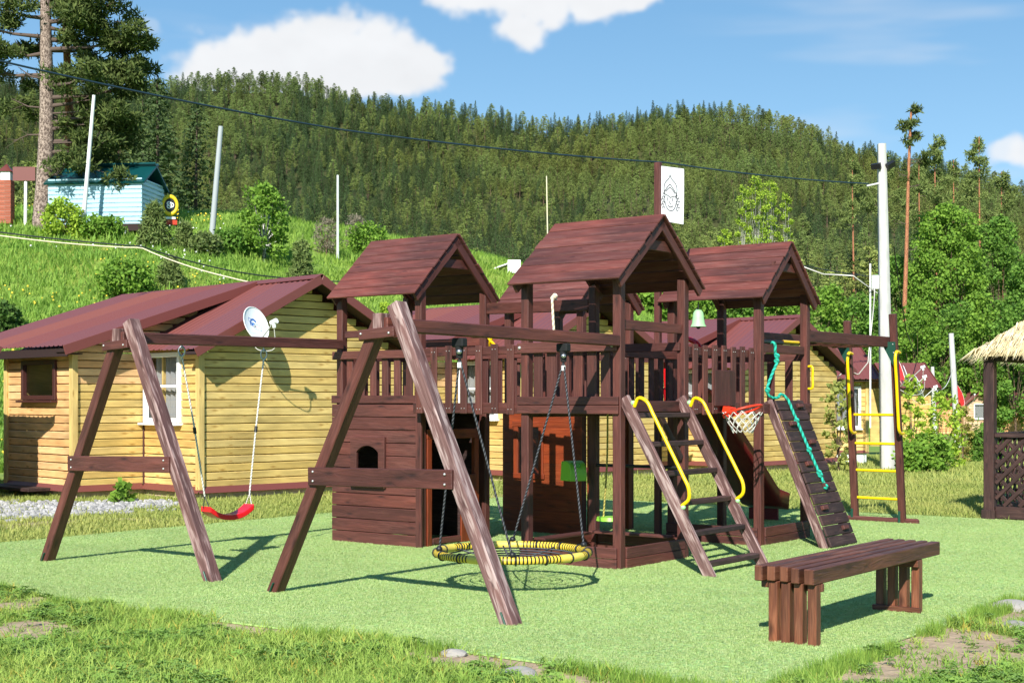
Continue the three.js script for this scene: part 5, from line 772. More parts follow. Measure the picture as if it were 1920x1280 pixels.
/* ---------------------------------------------------------------- gazebo */
{
  const [cu, cv] = toUV(5.98, 17.66), S = 2.5, [T, P0g] = play('gazebo', 'dark timber gazebo with lattice sides and straw thatched roof', 'gazebo', cu + S / 2, cv + S / 2), P = (a, y, b) => P0g(cu + a, y, cv + b);
  for (const [a, b] of [[0, 0], [S, 0], [S, S], [0, S]]) { beam(T, 'post', P(a, 0.12, b), P(a, 2.1, b), 0.13, 0.13, M.gazebo, V(1, 0, 0), 0.008); beam(T, 'post_foot', P(a, -0.03, b), P(a, 0.13, b), 0.17, 0.17, M.gazebo, V(1, 0, 0)); }
  for (const [p, q] of [[[0, 0], [S, 0]], [[0, 0], [0, S]], [[S, 0], [S, S]], [[0, S], [S, S]]]) { beam(T, 'top_beam', P(p[0], 2.05, p[1]), P(q[0], 2.05, q[1]), 0.13, 0.1, M.gazebo); }
  for (const [p, q] of [[[0.07, 0], [S - 0.07, 0]], [[0, 0.07], [0, S - 0.07]]]) {
    const L = grp('lattice_panel', T), A = P(p[0], 0, p[1]), B = P(q[0], 0, q[1]), d = B.clone().sub(A), len = d.length(); d.normalize(); const n = V(-d.z, 0, d.x), at = (s, y, o) => A.clone().addScaledVector(d, s).addScaledVector(n, o).add(V(0, y, 0));
    beam(L, 'top_rail', at(0, 1.06, 0), at(len, 1.06, 0), 0.05, 0.11, M.gazebo); beam(L, 'bottom_board', at(0, 0.1, 0), at(len, 0.1, 0), 0.15, 0.04, M.gazebo); beam(L, 'mid_rail', at(0, 0.56, -0.03), at(len, 0.56, -0.03), 0.05, 0.03, M.gazebo);
    const y0 = 0.18, y1 = 1.03, hgt = y1 - y0; for (const s of [-1, 1]) for (let k = -hgt; k < len; k += 0.19) { let s0 = Math.max(0, k), s1 = Math.min(len, k + hgt); if (s1 - s0 < 0.08) continue; const ya = s > 0 ? y0 + (s0 - k) : y1 - (s0 - k), yb = s > 0 ? y0 + (s1 - k) : y1 - (s1 - k); beam(L, 'lath', at(s0, ya, s * 0.012), at(s1, yb, s * 0.012), 0.05, 0.018, M.gazebo, V(0, 1, 0)); }
  }
  // thatch: straw courses on a hipped frame
  const roof = grp('thatched_roof', T), r = rng(515), ctr = P(S / 2, 0, S / 2), eave = 0.17, apexY = 3.2, eY = 2.04; const straw = [[], [], []];
  const under = new THREE.ConeGeometry((S / 2 + eave - 0.04) * 1.414, apexY - eY - 0.1, 4, 1); under.rotateY(Math.PI / 4); const um = mk('roof_frame', under, M.soffit, roof); um.position.copy(ctr); um.position.y = (apexY + eY) / 2 - 0.04;
  for (let i = 0; i < 15000; i++) {
    const side = i % 4, t = Math.pow(r(), 0.6), half = (S / 2 + eave) * t, across = (r() * 2 - 1) * half, course = Math.floor(t * 7) / 7, y = lerp(apexY, eY, t) + (t - course) * 0.25 + r() * 0.03;
    const o = [[across, half], [half, across], [across, -half], [-half, across]][side], dn = [[0, 1], [1, 0], [0, -1], [-1, 0]][side], l = 0.14 + r() * 0.16, w = 0.004 + r() * 0.006, sl = (apexY - eY) / (S / 2 + eave), p = V(ctr.x + o[0], y + 0.02, ctr.z + o[1]), q = p.clone().add(V(dn[0] * l * 0.75 + (r() - 0.5) * 0.06, -sl * l * 0.68 + (r() - 0.5) * 0.04, dn[1] * l * 0.75 + (r() - 0.5) * 0.06)), s = V(dn[1], 0, -dn[0]).multiplyScalar(w);
    straw[i % 3].push(p.x - s.x, p.y, p.z - s.z, p.x + s.x, p.y, p.z + s.z, q.x, q.y, q.z, q.x, q.y, q.z, p.x + s.x, p.y, p.z + s.z, p.x, p.y + 0.012, p.z);
  }
  ['#d9c9a0', '#c8b68a', '#e6d9b6'].forEach((c, i) => { const g = new THREE.BufferGeometry(); g.setAttribute('position', new THREE.Float32BufferAttribute(straw[i], 3)); g.computeVertexNormals(); const m = mk('straw', g, new THREE.MeshStandardMaterial({ color: new THREE.Color(c), roughness: 0.9, side: THREE.DoubleSide }), roof); m.userData.kind = 'stuff'; });
  const bed = new THREE.ConeGeometry((S / 2 + eave) * 1.414, apexY - eY, 4, 12); bed.rotateY(Math.PI / 4); const bm = mk('thatch_bed', bed, new THREE.MeshStandardMaterial({ map: tex(256, 256, (u, v) => { const k = 0.72 + 0.4 * fbm(u * 120, v * 10, 3, 6, 120, 10); return [214 * k, 196 * k, 152 * k]; }, 4, 2), roughness: 1 }), roof); bm.position.copy(ctr); bm.position.y = (apexY + eY) / 2;
}
/* ---------------------------------------------------------------- on the meadow: kiosk, brick gate, emblem sign, white tent */
{
  const b = hit(200, 432), D = -b.z, s = D / FPX, T = new THREE.Group(); T.name = numbered('kiosk'); T.position.copy(b); T.rotation.y = -0.12; scene.add(T); tag(T, 'pale blue corrugated kiosk with a dark green roof under the big pine', 'kiosk');
  const w = 180 * s, h = 88 * s, d = 2.6; M.blueMetal = solid('#a9cbd6', 0.45, 0.2); M.greenRoof = solid('#0d4a4c', 0.35, 0.2);
  corrugated(T, 'front_wall', V(-w / 2, 0.1, d / 2), V(-w / 2, h, d / 2), V(w / 2, 0.1, d / 2), V(w / 2, h, d / 2), M.blueMetal, 0.2, 0.03); corrugated(T, 'end_wall', V(w / 2, 0.1, d / 2), V(w / 2, h, d / 2), V(w / 2, 0.1, -d / 2), V(w / 2, h, -d / 2), M.blueMetal, 0.2, 0.03);
  const roof = mk('roof', new THREE.BoxGeometry(w + 0.3, 0.08, d * 0.75), M.greenRoof, T); roof.position.set(0, h + 0.3, d * 0.22); roof.rotation.x = 0.55; const r2 = mk('roof', new THREE.BoxGeometry(w + 0.3, 0.08, d * 0.75), M.greenRoof, T); r2.position.set(0, h + 0.3, -d * 0.26); r2.rotation.x = -0.55;
  const body = mk('body', new THREE.BoxGeometry(w - 0.06, h - 0.1, d - 0.06), M.blueMetal, T); body.position.y = h / 2; const base = mk('base', new THREE.BoxGeometry(w, 0.3, d), M.soffit, T); base.position.y = -0.05;
}
{
  const b = hit(12, 422), s = -b.z / FPX, T = new THREE.Group(); T.name = numbered('gate_pillar'); T.position.copy(b); scene.add(T); tag(T, 'red brick gate pillar with a peaked cap at the left edge', 'pillar');
  const w = 22 * s, h = 82 * s, rows = 17, mats = ['#a8604a', '#b56c54', '#98543f'].map((c) => solid(c, 0.9));
  const core = mk('core', new THREE.BoxGeometry(w - 0.03, h, w - 0.03), solid('#b9aca0', 0.95), T); core.position.y = h / 2;
  const bg = new THREE.BoxGeometry(w / 2 - 0.012, h / rows - 0.014, w); for (let i = 0; i < rows; i++) for (const k of [-1, 1]) { const m = mk('brick', bg, mats[(i * 3 + k + 4) % 3], T); m.position.set(k * w / 4, (i + 0.5) * h / rows, 0); if (i % 2) { m.rotation.y = Math.PI / 2; m.position.set(0, m.position.y, k * w / 4); } }
  const wl = mk('lamp_housing', new THREE.BoxGeometry(w * 0.8, 16 * s, w * 0.8), M.white, T); wl.position.y = h + 8 * s; const cap = mk('cap', new THREE.ConeGeometry(w * 0.8, 16 * s, 4), M.trimMetal, T); cap.rotation.y = Math.PI / 4; cap.position.y = h + 24 * s;
  const p2 = new THREE.Group(); p2.name = numbered('entrance_sign'); p2.position.copy(b); scene.add(p2); tag(p2, 'brown board on a white post beside the brick pillar', 'sign'); const bd = mk('panel', new THREE.BoxGeometry(42 * s, 26 * s, 0.06), M.trimMetal, p2); bd.position.set(34 * s, h + 12 * s, 0.1); cyl(p2, 'post', V(36 * s, -0.4, 0.1), V(36 * s, h + 8 * s, 0.02), 0.07, M.white);
}
{
  const b = hit(318, 432), s = -b.z / FPX, T = new THREE.Group(); T.name = numbered('emblem_sign'); T.position.copy(b); T.rotation.y = 0.3; scene.add(T); tag(T, 'sign with a yellow ring, striped wings and red panel on the meadow', 'sign');
  const y = solid('#e8c51c', 0.5), k = M.black; const ring = mk('ring', new THREE.TorusGeometry(13 * s, 3.2 * s, 8, 28), y, T); ring.position.y = 46 * s; ring.scale.y = 1.25; const disc = mk('disc', new THREE.CylinderGeometry(13 * s, 13 * s, 0.05, 24), k, T); disc.rotation.x = Math.PI / 2; disc.position.y = 46 * s; disc.scale.z = 1.25; const em = mk('emblem', new THREE.TorusKnotGeometry(4.4 * s, 1.2 * s, 40, 6, 2, 3), M.white, T); em.position.set(0, 46 * s, 0.06); em.scale.z = 0.3;
  for (const sd of [-1, 1]) for (let i = 0; i < 7; i++) beam(T, 'stripe', V(sd * 13 * s, (22 + i * 3.4) * s, 0), V(sd * (17 - Math.abs(i - 3)) * s, (24 + i * 3.6) * s, 0), 1.9 * s, 0.05, i % 2 ? k : y);
  const p = mk('panel', new THREE.BoxGeometry(26 * s, 9 * s, 0.06), solid('#c23818', 0.5), T); p.position.y = 14 * s; const pw = mk('panel', new THREE.BoxGeometry(20 * s, 4 * s, 0.06), M.white, T); pw.position.set(0, 22 * s, 0.02); for (const x of [-10, 10]) cyl(T, 'post', V(x * s, -0.5, -0.05), V(x * s, 24 * s, -0.05), 0.05, k);
}
{
  const b = hit(960, 514), s = -b.z / FPX, T = new THREE.Group(); T.name = numbered('garden_shed'); T.position.copy(b); scene.add(T); tag(T, 'small white shed with a slanting awning on the hill between the towers', 'shed');
  const m = mk('shed', new THREE.BoxGeometry(24 * s, 24 * s, 1.6), M.white, T); m.position.set(4 * s, 11 * s, 0); beam(T, 'awning', V(-46 * s, 3 * s, 0), V(-8 * s, 17 * s, 0), 0.06, 1.2, M.white);
}

/* ================================================================ VEGETATION */
class Leaves {                                               // collects small two-triangle leaves with a tint of their own
  constructor(seed) { this.r = rng(seed); this.p = []; this.c = []; this.i = []; }
  leaf(x, y, z, s, asp, tint, droop = 0) {
    const r = this.r, a = r() * 6.283, b = Math.acos(2 * r() - 1), d = V(Math.sin(b) * Math.cos(a), Math.cos(b) - droop, Math.sin(b) * Math.sin(a)).normalize(), e = V(r() - 0.5, r() - 0.5, r() - 0.5).cross(d).normalize(), w = s * asp, k = this.p.length / 3;
    this.p.push(x, y, z, x + d.x * s * 0.5 + e.x * w, y + d.y * s * 0.5 + e.y * w, z + d.z * s * 0.5 + e.z * w, x + d.x * s, y + d.y * s, z + d.z * s, x + d.x * s * 0.5 - e.x * w, y + d.y * s * 0.5 - e.y * w, z + d.z * s * 0.5 - e.z * w);
    for (let q = 0; q < 4; q++) this.c.push(tint[0], tint[1], tint[2]); this.i.push(k, k + 1, k + 2, k, k + 2, k + 3);
  }
  clump(c, rx, ry, rz, n, s, asp, cols, droop = 0, hollow = 0.45) {
    const r = this.r; for (let j = 0; j < n; j++) { const a = r() * 6.283, u = 2 * r() - 1, q = Math.sqrt(1 - u * u), d = Math.pow(lerp(hollow ** 3, 1, r()), 1 / 3) * (0.85 + 0.3 * r()), m = r(), A = cols[0], B = cols[1], t = [lerp(A[0], B[0], m), lerp(A[1], B[1], m), lerp(A[2], B[2], m)]; this.leaf(c.x + Math.cos(a) * q * rx * d, c.y + u * ry * d, c.z + Math.sin(a) * q * rz * d, s * (0.6 + r() * 0.8), asp, t, droop); }
    return this;
  }
  stem(p, q, r0, r1, n, tint) { // tapered limb
    const d = q.clone().sub(p), l = d.length(); d.normalize(); const x = Math.abs(d.y) > 0.9 ? V(1, 0, 0) : V(0, 1, 0), a = x.clone().cross(d).normalize(), b = d.clone().cross(a), k = this.p.length / 3;
    for (const [o, r] of [[p, r0], [q, r1]]) for (let i = 0; i < n; i++) { const t = i / n * 6.283; this.p.push(o.x + (a.x * Math.cos(t) + b.x * Math.sin(t)) * r, o.y + (a.y * Math.cos(t) + b.y * Math.sin(t)) * r, o.z + (a.z * Math.cos(t) + b.z * Math.sin(t)) * r); this.c.push(...tint); }
    for (let i = 0; i < n; i++) { const j = (i + 1) % n; this.i.push(k + i, k + j, k + n + i, k + j, k + n + j, k + n + i); } return this;
  }
  geo() { const g = new THREE.BufferGeometry(); g.setAttribute('position', new THREE.Float32BufferAttribute(this.p, 3)); g.setAttribute('color', new THREE.Float32BufferAttribute(this.c, 3)); g.setIndex(this.i); g.computeVertexNormals(); return g; }
}
const foliage = new THREE.MeshPhysicalMaterial({ vertexColors: true, roughness: 0.75, transmission: 0.32, thickness: 0, side: THREE.DoubleSide, specularIntensity: 0.3 });
const foliagePine = new THREE.MeshPhysicalMaterial({ vertexColors: true, roughness: 0.8, transmission: 0.12, thickness: 0, side: THREE.DoubleSide, specularIntensity: 0.25 });
const barkMat = (a, b, s) => new THREE.MeshStandardMaterial({ map: tex(128, 256, (u, v) => { const n = fbm(u * 14, v * 22, 4, s, 14, 22), k = sstep(0.3, 0.7, n); return [0, 1, 2].map((i) => lerp(a[i], b[i], k)); }), roughness: 0.95 });
M.barkGrey = barkMat([92, 78, 70], [168, 150, 138], 3); M.barkRed = barkMat([120, 70, 46], [196, 138, 100], 5); M.barkBirch = barkMat([90, 88, 84], [228, 226, 218], 7); M.barkBrown = barkMat([70, 54, 42], [124, 104, 84], 9);
/* ---------------------------------------------------------------- the far wood */
const PINE = [[0.1, 0.15, 0.036], [0.22, 0.275, 0.08]], SPRUCE = [[0.04, 0.075, 0.027], [0.1, 0.155, 0.052]], LEAFY = [[0.15, 0.24, 0.03], [0.32, 0.42, 0.06]];
function pineGeo(seed) {                                      // 16 m pine: whorls of upswept, tufted branches
  const L = new Leaves(seed), r = L.r, H = 16, lx = (r() - 0.5) * 0.8, bot = 0.22 + r() * 0.16; L.stem(V(0, -1, 0), V(lx, H * 0.95, 0), 0.21, 0.05, 6, [0.12, 0.085, 0.06]);
  for (let i = 0; i < 17; i++) { const t = bot + (1 - bot) * (i + 0.6 * r()) / 17, q = (t - bot) / (1 - bot), R = (q < 0.2 ? lerp(1.9, 3.1, q / 0.2) : 3.1 * Math.pow(1 - (q - 0.2) / 0.8, 0.72)) + 0.25, n = 3 + Math.round(R * 1.5);
    for (let j = 0; j < n; j++) { const a = r() * 6.283, d = R * (0.55 + r() * 0.5), y = H * t + d * 0.16; if (r() < 0.1) continue; L.clump(V(lx * t + Math.cos(a) * d * 0.72, y, Math.sin(a) * d * 0.72), 0.28 + d * 0.17, 0.26 + d * 0.05, 0.28 + d * 0.19, 22, 0.36, 0.26, PINE, -0.6, 0.1); } } return L.geo();
}
function spruceGeo(seed) {                                    // 17 m spruce: narrow, drooping tiers
  const L = new Leaves(seed), r = L.r, H = 17; L.stem(V(0, -1, 0), V(0, H, 0), 0.2, 0.02, 5, [0.1, 0.08, 0.06]);
  for (let i = 0; i < 30; i++) { const t = 0.08 + 0.92 * i / 30, R = 2.9 * Math.pow(1 - t, 0.82) + 0.14, n = Math.round(4 + R * 3.2); for (let j = 0; j < n; j++) { const a = r() * 6.283, q = R * (0.72 + r() * 0.42); for (const f of [0.4, 0.8]) L.clump(V(Math.cos(a) * q * f, H * t - q * f * 0.34, Math.sin(a) * q * f), q * 0.2 + 0.06, 0.14, q * 0.2 + 0.06, 5, 0.26 + q * 0.06, 0.24, SPRUCE, 0.7, 0); } } return L.geo();
}
function leafyGeo(seed) {                                     // 12 m birch
  const L = new Leaves(seed), r = L.r, H = 12; L.stem(V(0, -1, 0), V((r() - 0.5) * 0.4, H * 0.9, 0), 0.13, 0.03, 5, [0.6, 0.58, 0.54]);
  for (let i = 0; i < 18; i++) { const t = 0.28 + 0.7 * r(), R = 1.9 * Math.sin(Math.min(1, (1.04 - t) * 1.9) * 1.57), a = r() * 6.283; L.clump(V(Math.cos(a) * R * 0.6, H * t, Math.sin(a) * R * 0.6), 0.8, 0.7, 0.8, 46, 0.26, 0.4, LEAFY, 0.2, 0.2); } return L.geo();
}
{
  const r = rng(2024), kinds = { pine: [[], [], []], spruce: [[], []], leafy: [[]] }, cell = 6.6;
  for (let D = 92; D < 1075; D += cell * (D > 820 ? 0.9 : D > 600 ? 1.1 : 1)) for (let X = -D * 0.47; X < D * 0.47; X += cell * (D > 820 ? 0.9 : D > 600 ? 1.1 : 1)) {
    const x = X + (r() - 0.5) * cell * 1.2, d = D + (r() - 0.5) * cell * 1.2, px = 960 + x / d * FPX, near = px < 330 ? 96 : px < 520 ? lerp(96, 300, sstep(330, 520, px)) : px < 1300 ? 300 : lerp(300, 205, sstep(1300, 1500, px));
    const pk = r(), ps = r(), pr = r(), pt = r(); if (d < near + pk * 30 || (d < 300 && px > 520 && px < 1400)) continue;
    const sp = fbm(x * 0.011 + 7, d * 0.011, 3, 31) * 0.75 + fbm(x * 0.05, d * 0.05, 2, 35) * 0.25, dark = sstep(0.43, 0.58, sp + (px > 560 && px < 1100 ? 0.06 : -0.05)), type = pk < dark * 0.72 + 0.05 ? 'spruce' : pk > 0.985 && d < 700 ? 'leafy' : 'pine';
    const g = kinds[type], s = (0.66 + ps * 0.6) * (d < 600 ? 1.12 : 1) * (type === 'leafy' ? 0.95 : 1) * (d < 180 ? 0.85 : 1); g[(pr * g.length) | 0].push([x, height(x, -d) - 0.3, -d, pt * 6.28, s * (1.0 + pr * 0.3), ps, s * (d > 500 ? 0.8 : 0.86)]);
  }
  const tint = (lo, hi) => (c, k, x, z) => { const f = lerp(lo, hi, 0.7 * hash(x * 313, z * 313, 9) + 0.3 * fbm(x * 0.03, z * 0.03, 3, 51)), w = fbm(x * 0.02 + 5, z * 0.02, 2, 57); c.setRGB(f * lerp(0.9, 1.18, w), f, f * lerp(1.1, 0.85, w)); };
  kinds.pine.forEach((l, i) => scatter('pine_forest', 'olive green pine wood covering the mountain', pineGeo(300 + i), foliagePine, l, tint(0.55, 1.55)));
  kinds.spruce.forEach((l, i) => scatter('spruce_forest', 'dark spruce wood among the pines on the mountain', spruceGeo(400 + i), foliagePine, l, tint(0.6, 1.4)));
  kinds.leafy.forEach((l, i) => scatter('birch_wood', 'scattered light green birches in the mountain wood', leafyGeo(500 + i), foliage, l, tint(0.8, 1.2)));
  //console.log('trees', kinds.pine.map((l) => l.length), kinds.spruce.map((l) => l.length), kinds.leafy[0].length);
}
/* ---------------------------------------------------------------- single trees and bushes */
const topAt = (px, py, D) => CAM_H + (HOR - py) / FPX * D;
function tree(name, label, category, base, h, w, opt) {       // broadleaf tree or bush: trunk, limbs and a crown of leaves
  const T = new THREE.Group(); T.name = numbered(name); T.position.copy(base); scene.add(T); tag(T, label, category, opt.group);
  const L = new Leaves(opt.seed), r = L.r, S = new Leaves(opt.seed + 1), tr = opt.trunk ?? 0.12, hold = V(0, h * (opt.fork ?? 0.25), 0), n = opt.clumps ?? 14;
  S.stem(V(0, -0.2, 0), hold, tr, tr * 0.7, 7, [1, 1, 1]);
  for (let i = 0; i < n; i++) {
    const t = opt.low + (1 - opt.low) * (i + 0.5) / n, a = i * 2.4 + r() * 0.8, prof = opt.shape === 'cone' ? 1.02 - t : Math.sqrt(Math.max(0.05, 1 - ((t - 0.45) / 0.58) ** 2)), R = w / 2 * prof, c = V(Math.cos(a) * R * 0.62, h * t * 0.95, Math.sin(a) * R * 0.62), cr = w * (opt.cl ?? 0.2) * (0.7 + r() * 0.6);
    S.stem(hold.clone().multiplyScalar(0.6 + 0.4 * r()), c, tr * 0.35, tr * 0.08, 5, [1, 1, 1]);
    L.clump(c, cr, cr * 0.8, cr, Math.round((opt.leaves ?? 2600) / n), opt.leaf ?? 0.12, opt.asp ?? 0.42, opt.cols, opt.droop ?? 0.15, 0.3);
  }
  const sg = S.geo(), uv = new Float32Array(sg.attributes.position.count * 2), p = sg.attributes.position; for (let i = 0; i < p.count; i++) { uv[2 * i] = p.getX(i) * 2 + p.getZ(i); uv[2 * i + 1] = p.getY(i) * 0.5; } sg.setAttribute('uv', new THREE.BufferAttribute(uv, 2)); sg.deleteAttribute('color');
  mk('trunk', sg, opt.bark ?? M.barkBrown, T); mk('crown', L.geo(), opt.mat ?? foliage, T); return T;
}
const G1 = [[0.11, 0.23, 0.025], [0.24, 0.4, 0.05]], G2 = [[0.08, 0.19, 0.025], [0.19, 0.34, 0.05]], GY = [[0.22, 0.36, 0.03], [0.42, 0.56, 0.06]], GD = [[0.05, 0.11, 0.02], [0.11, 0.2, 0.035]], GN = [[0.1, 0.15, 0.045], [0.2, 0.26, 0.075]], DRY = [[0.2, 0.17, 0.12], [0.34, 0.3, 0.22]];
const bank = (label, px, D, topPy, wPx, cols, seed, extra = {}) => { const X = (px - 960) / FPX * D, b = onGround(X, D), h = topAt(px, topPy, D) - b.y; return tree(h > 5 ? 'birch_tree' : 'bank_bush', label, h > 5 ? 'tree' : 'bush', b, Math.max(1.2, h), wPx / FPX * D, { low: 0.1, fork: 0.2, clumps: 22, cl: 0.17, leaves: 5200, leaf: 0.24, cols, seed, group: 'leafy trees and bushes on the bank', trunk: 0.1, ...extra }); };
bank('biggest light green birch at the right, left of the gazebo roof peak', 1775, 128, 375, 190, G1, 1001, { clumps: 54, leaves: 30000, leaf: 0.26, droop: 0.7, cl: 0.15, trunk: 0.18 });
bank('second light green birch at the right picture edge', 1868, 134, 395, 150, G2, 1002, { clumps: 46, leaves: 23000, leaf: 0.26, droop: 0.7, cl: 0.16, trunk: 0.16 });
bank('dark green birch between the leaning pine and the big birch', 1690, 132, 470, 120, G2, 1003, { clumps: 34, leaves: 14000, droop: 0.5 });
bank('leafy tree above the gazebo roof at the far right', 1925, 116, 470, 110, G2, 1004, { leaves: 11000, clumps: 30 });
[[1215, 80, 535, 130, G1, 'bright bush seen between centre tower roof and flagpole'], [1300, 84, 545, 120, G1, 'bright bush behind the pale green bell'], [1380, 86, 548, 120, G2, 'green bush under the right tower roof'], [1465, 92, 540, 130, G1, 'bright bush right of the right tower posts'], [1545, 98, 530, 130, G1, 'light green bush left of the white concrete pole'], [1605, 100, 548, 110, G2, 'green bush behind the top of the climbing gym'], [1640, 104, 565, 90, G2, 'green bush directly beside the white concrete pole'], [1720, 112, 560, 110, G1, 'round green bush right of the white concrete pole'], [1785, 114, 560, 110, G2, 'round green bush above the leaning white pole'], [1845, 112, 575, 110, G1, 'green bush left of the gazebo eave'], [1905, 110, 560, 120, G2, 'green bush behind the thatched roof'], [1880, 118, 640, 110, G1, 'low green bush under the thatched eave'], [1700, 118, 600, 80, G2, 'small bush on the bare bank'], [1130, 82, 560, 90, G2, 'green bush behind the centre tower posts']].forEach(([px, D, t, w, c, l], i) => bank(l, px, D, t, w, c, 1010 + i * 3));
tree('young_tree', 'bright yellow-green young tree behind the nearest cabin ridge', 'tree', onGround((722 - 960) / FPX * 40, 40, -0.4), topAt(722, 553, 40) - height((722 - 960) / FPX * 40, -40) + 0.4, 0.95, { low: 0.2, shape: 'cone', clumps: 20, cl: 0.16, leaves: 2600, leaf: 0.09, cols: GY, seed: 1101, trunk: 0.04 });
{ const b = hit(495, 492), s = -b.z / FPX; tree('young_tree', 'light green broadleaf tree on the meadow left of the thin white pole', 'tree', b, 148 * s, 108 * s, { low: 0.12, clumps: 26, cl: 0.15, leaves: 4200, leaf: 0.13, cols: GY.map((c, i) => i ? G1[1] : G1[0]), seed: 1102, bark: M.barkBirch, trunk: 0.09 }); }
const meadow = (name, label, px, py, hPx, wPx, cols, seed, extra = {}) => { const b = hit(px, py), s = -b.z / FPX; return tree(name, label, name.includes('pine') ? 'tree' : 'bush', b, hPx * s, wPx * s, { low: 0.08, clumps: 18, cl: 0.17, leaves: 2400, leaf: 0.13, cols, seed, trunk: 0.05, group: 'bushes and young pines on the meadow', ...extra }); };
meadow('young_pine', 'young pine in front of the kiosk end wall', 288, 466, 82, 78, GN, 1110, { shape: 'cone', asp: 0.12, leaf: 0.22, leaves: 4200, mat: foliagePine });
meadow('young_pine', 'small young pine right of the emblem sign', 345, 470, 48, 50, GN, 1111, { shape: 'cone', asp: 0.12, leaf: 0.2, leaves: 2600, mat: foliagePine });
meadow('young_pine', 'young pine just above the nearest cabin gable', 565, 530, 76, 60, GN, 1112, { shape: 'cone', asp: 0.12, leaf: 0.2, leaves: 3600, mat: foliagePine });
meadow('young_pine', 'small brownish pine on the meadow above the cabin roof', 320, 538, 56, 64, GN, 1113, { shape: 'cone', asp: 0.12, leaf: 0.18, leaves: 2600, mat: foliagePine });
meadow('meadow_bush', 'yellow-green bush at the foot of the big pine', 118, 446, 70, 90, GY, 1114); meadow('meadow_bush', 'low bush in front of the kiosk wall', 190, 446, 34, 90, G1, 1115);
meadow('meadow_bush', 'leafy bush low on the meadow above the cabin ridge', 235, 560, 66, 120, G1, 1116, { leaves: 3600 }); meadow('meadow_bush', 'small dark bush at the left edge above the cabin roof', 8, 628, 56, 70, GD, 1117); meadow('meadow_bush', 'bush at the base of the grey wooden pole', 430, 470, 34, 80, G2, 1118); meadow('meadow_bush', 'bush behind the left tower roof ridge', 690, 480, 60, 90, G1, 1119); meadow('meadow_bush', 'greyish twiggy bush right of the thin white pole', 672, 470, 66, 60, DRY, 1120, { asp: 0.14, leaves: 1600 }); meadow('meadow_bush', 'greyish twiggy bush left of the thin white pole', 612, 478, 70, 60, DRY, 1121, { asp: 0.14, leaves: 1600 }); meadow('meadow_bush', 'green bush beside the grey pole and light tree', 385, 478, 36, 70, GN, 1122);
const yard = (label, px, D, topPy, wPx, cols, seed, extra = {}) => { const X = (px - 960) / FPX * D, b = onGround(X, D); return tree('garden_shrub', label, 'shrub', b, topAt(px, topPy, D) - b.y, wPx / FPX * D, { low: 0.06, clumps: 18, cl: 0.16, leaves: 1500, leaf: 0.085, cols, seed, trunk: 0.03, group: 'shrubs by the cabins', ...extra }); };
yard('airy maple sapling before the white cabin window', 1573, 30.5, 706, 70, [[0.2, 0.24, 0.06], [0.4, 0.42, 0.1]], 1130, { leaves: 620, clumps: 22, cl: 0.13, leaf: 0.11, low: 0.0 });
yard('tall light shrub right of the climbing gym', 1712, 33, 700, 60, GY, 1131, { leaves: 900 }); yard('dense low bush at the foot of the tall shrubs', 1742, 31.5, 815, 95, G1, 1132, { leaves: 2600 }); yard('yellow-green shrub hiding the distant house wall', 1772, 35, 735, 95, GY, 1133, { leaves: 1200 }); yard('low bush just right of the climbing gym upright', 1706, 31, 830, 60, G1, 1134); yard('reddish-tipped shrub left of the distant window', 1806, 40, 755, 44, [[0.28, 0.24, 0.06], [0.42, 0.4, 0.1]], 1135, { leaves: 700 }); yard('tall grass clump left of the gazebo', 1850, 40, 800, 80, G2, 1136, { leaves: 1600, asp: 0.1, leaf: 0.2 });
yard('broad-leaved weeds at the foot of the nearest cabin', 228, 20.6, 905, 40, G1, 1137, { leaves: 160, leaf: 0.1, clumps: 8 });
// birches standing light among the dark wood
[[1420, 330, 318, 60], [1445, 336, 325, 50], [1395, 345, 335, 44], [1475, 350, 350, 34], [1360, 300, 420, 40]].forEach(([px, D, t, w], i) => bank(['tallest yellow-green birch on the mountain side', 'yellow-green birch right of the tallest one on the mountain side', 'yellow-green birch left of the tallest one on the mountain side', 'rightmost yellow-green birch on the mountain side', 'lowest bright birch on the mountain side left of the others'][i], px, D, t, w, GY, 1200 + i * 5, { bark: M.barkBirch, clumps: 20, leaves: 2600, leaf: 0.42, low: 0.4, fork: 0.5, trunk: 0.18, group: 'bright birches on the mountain side' }));
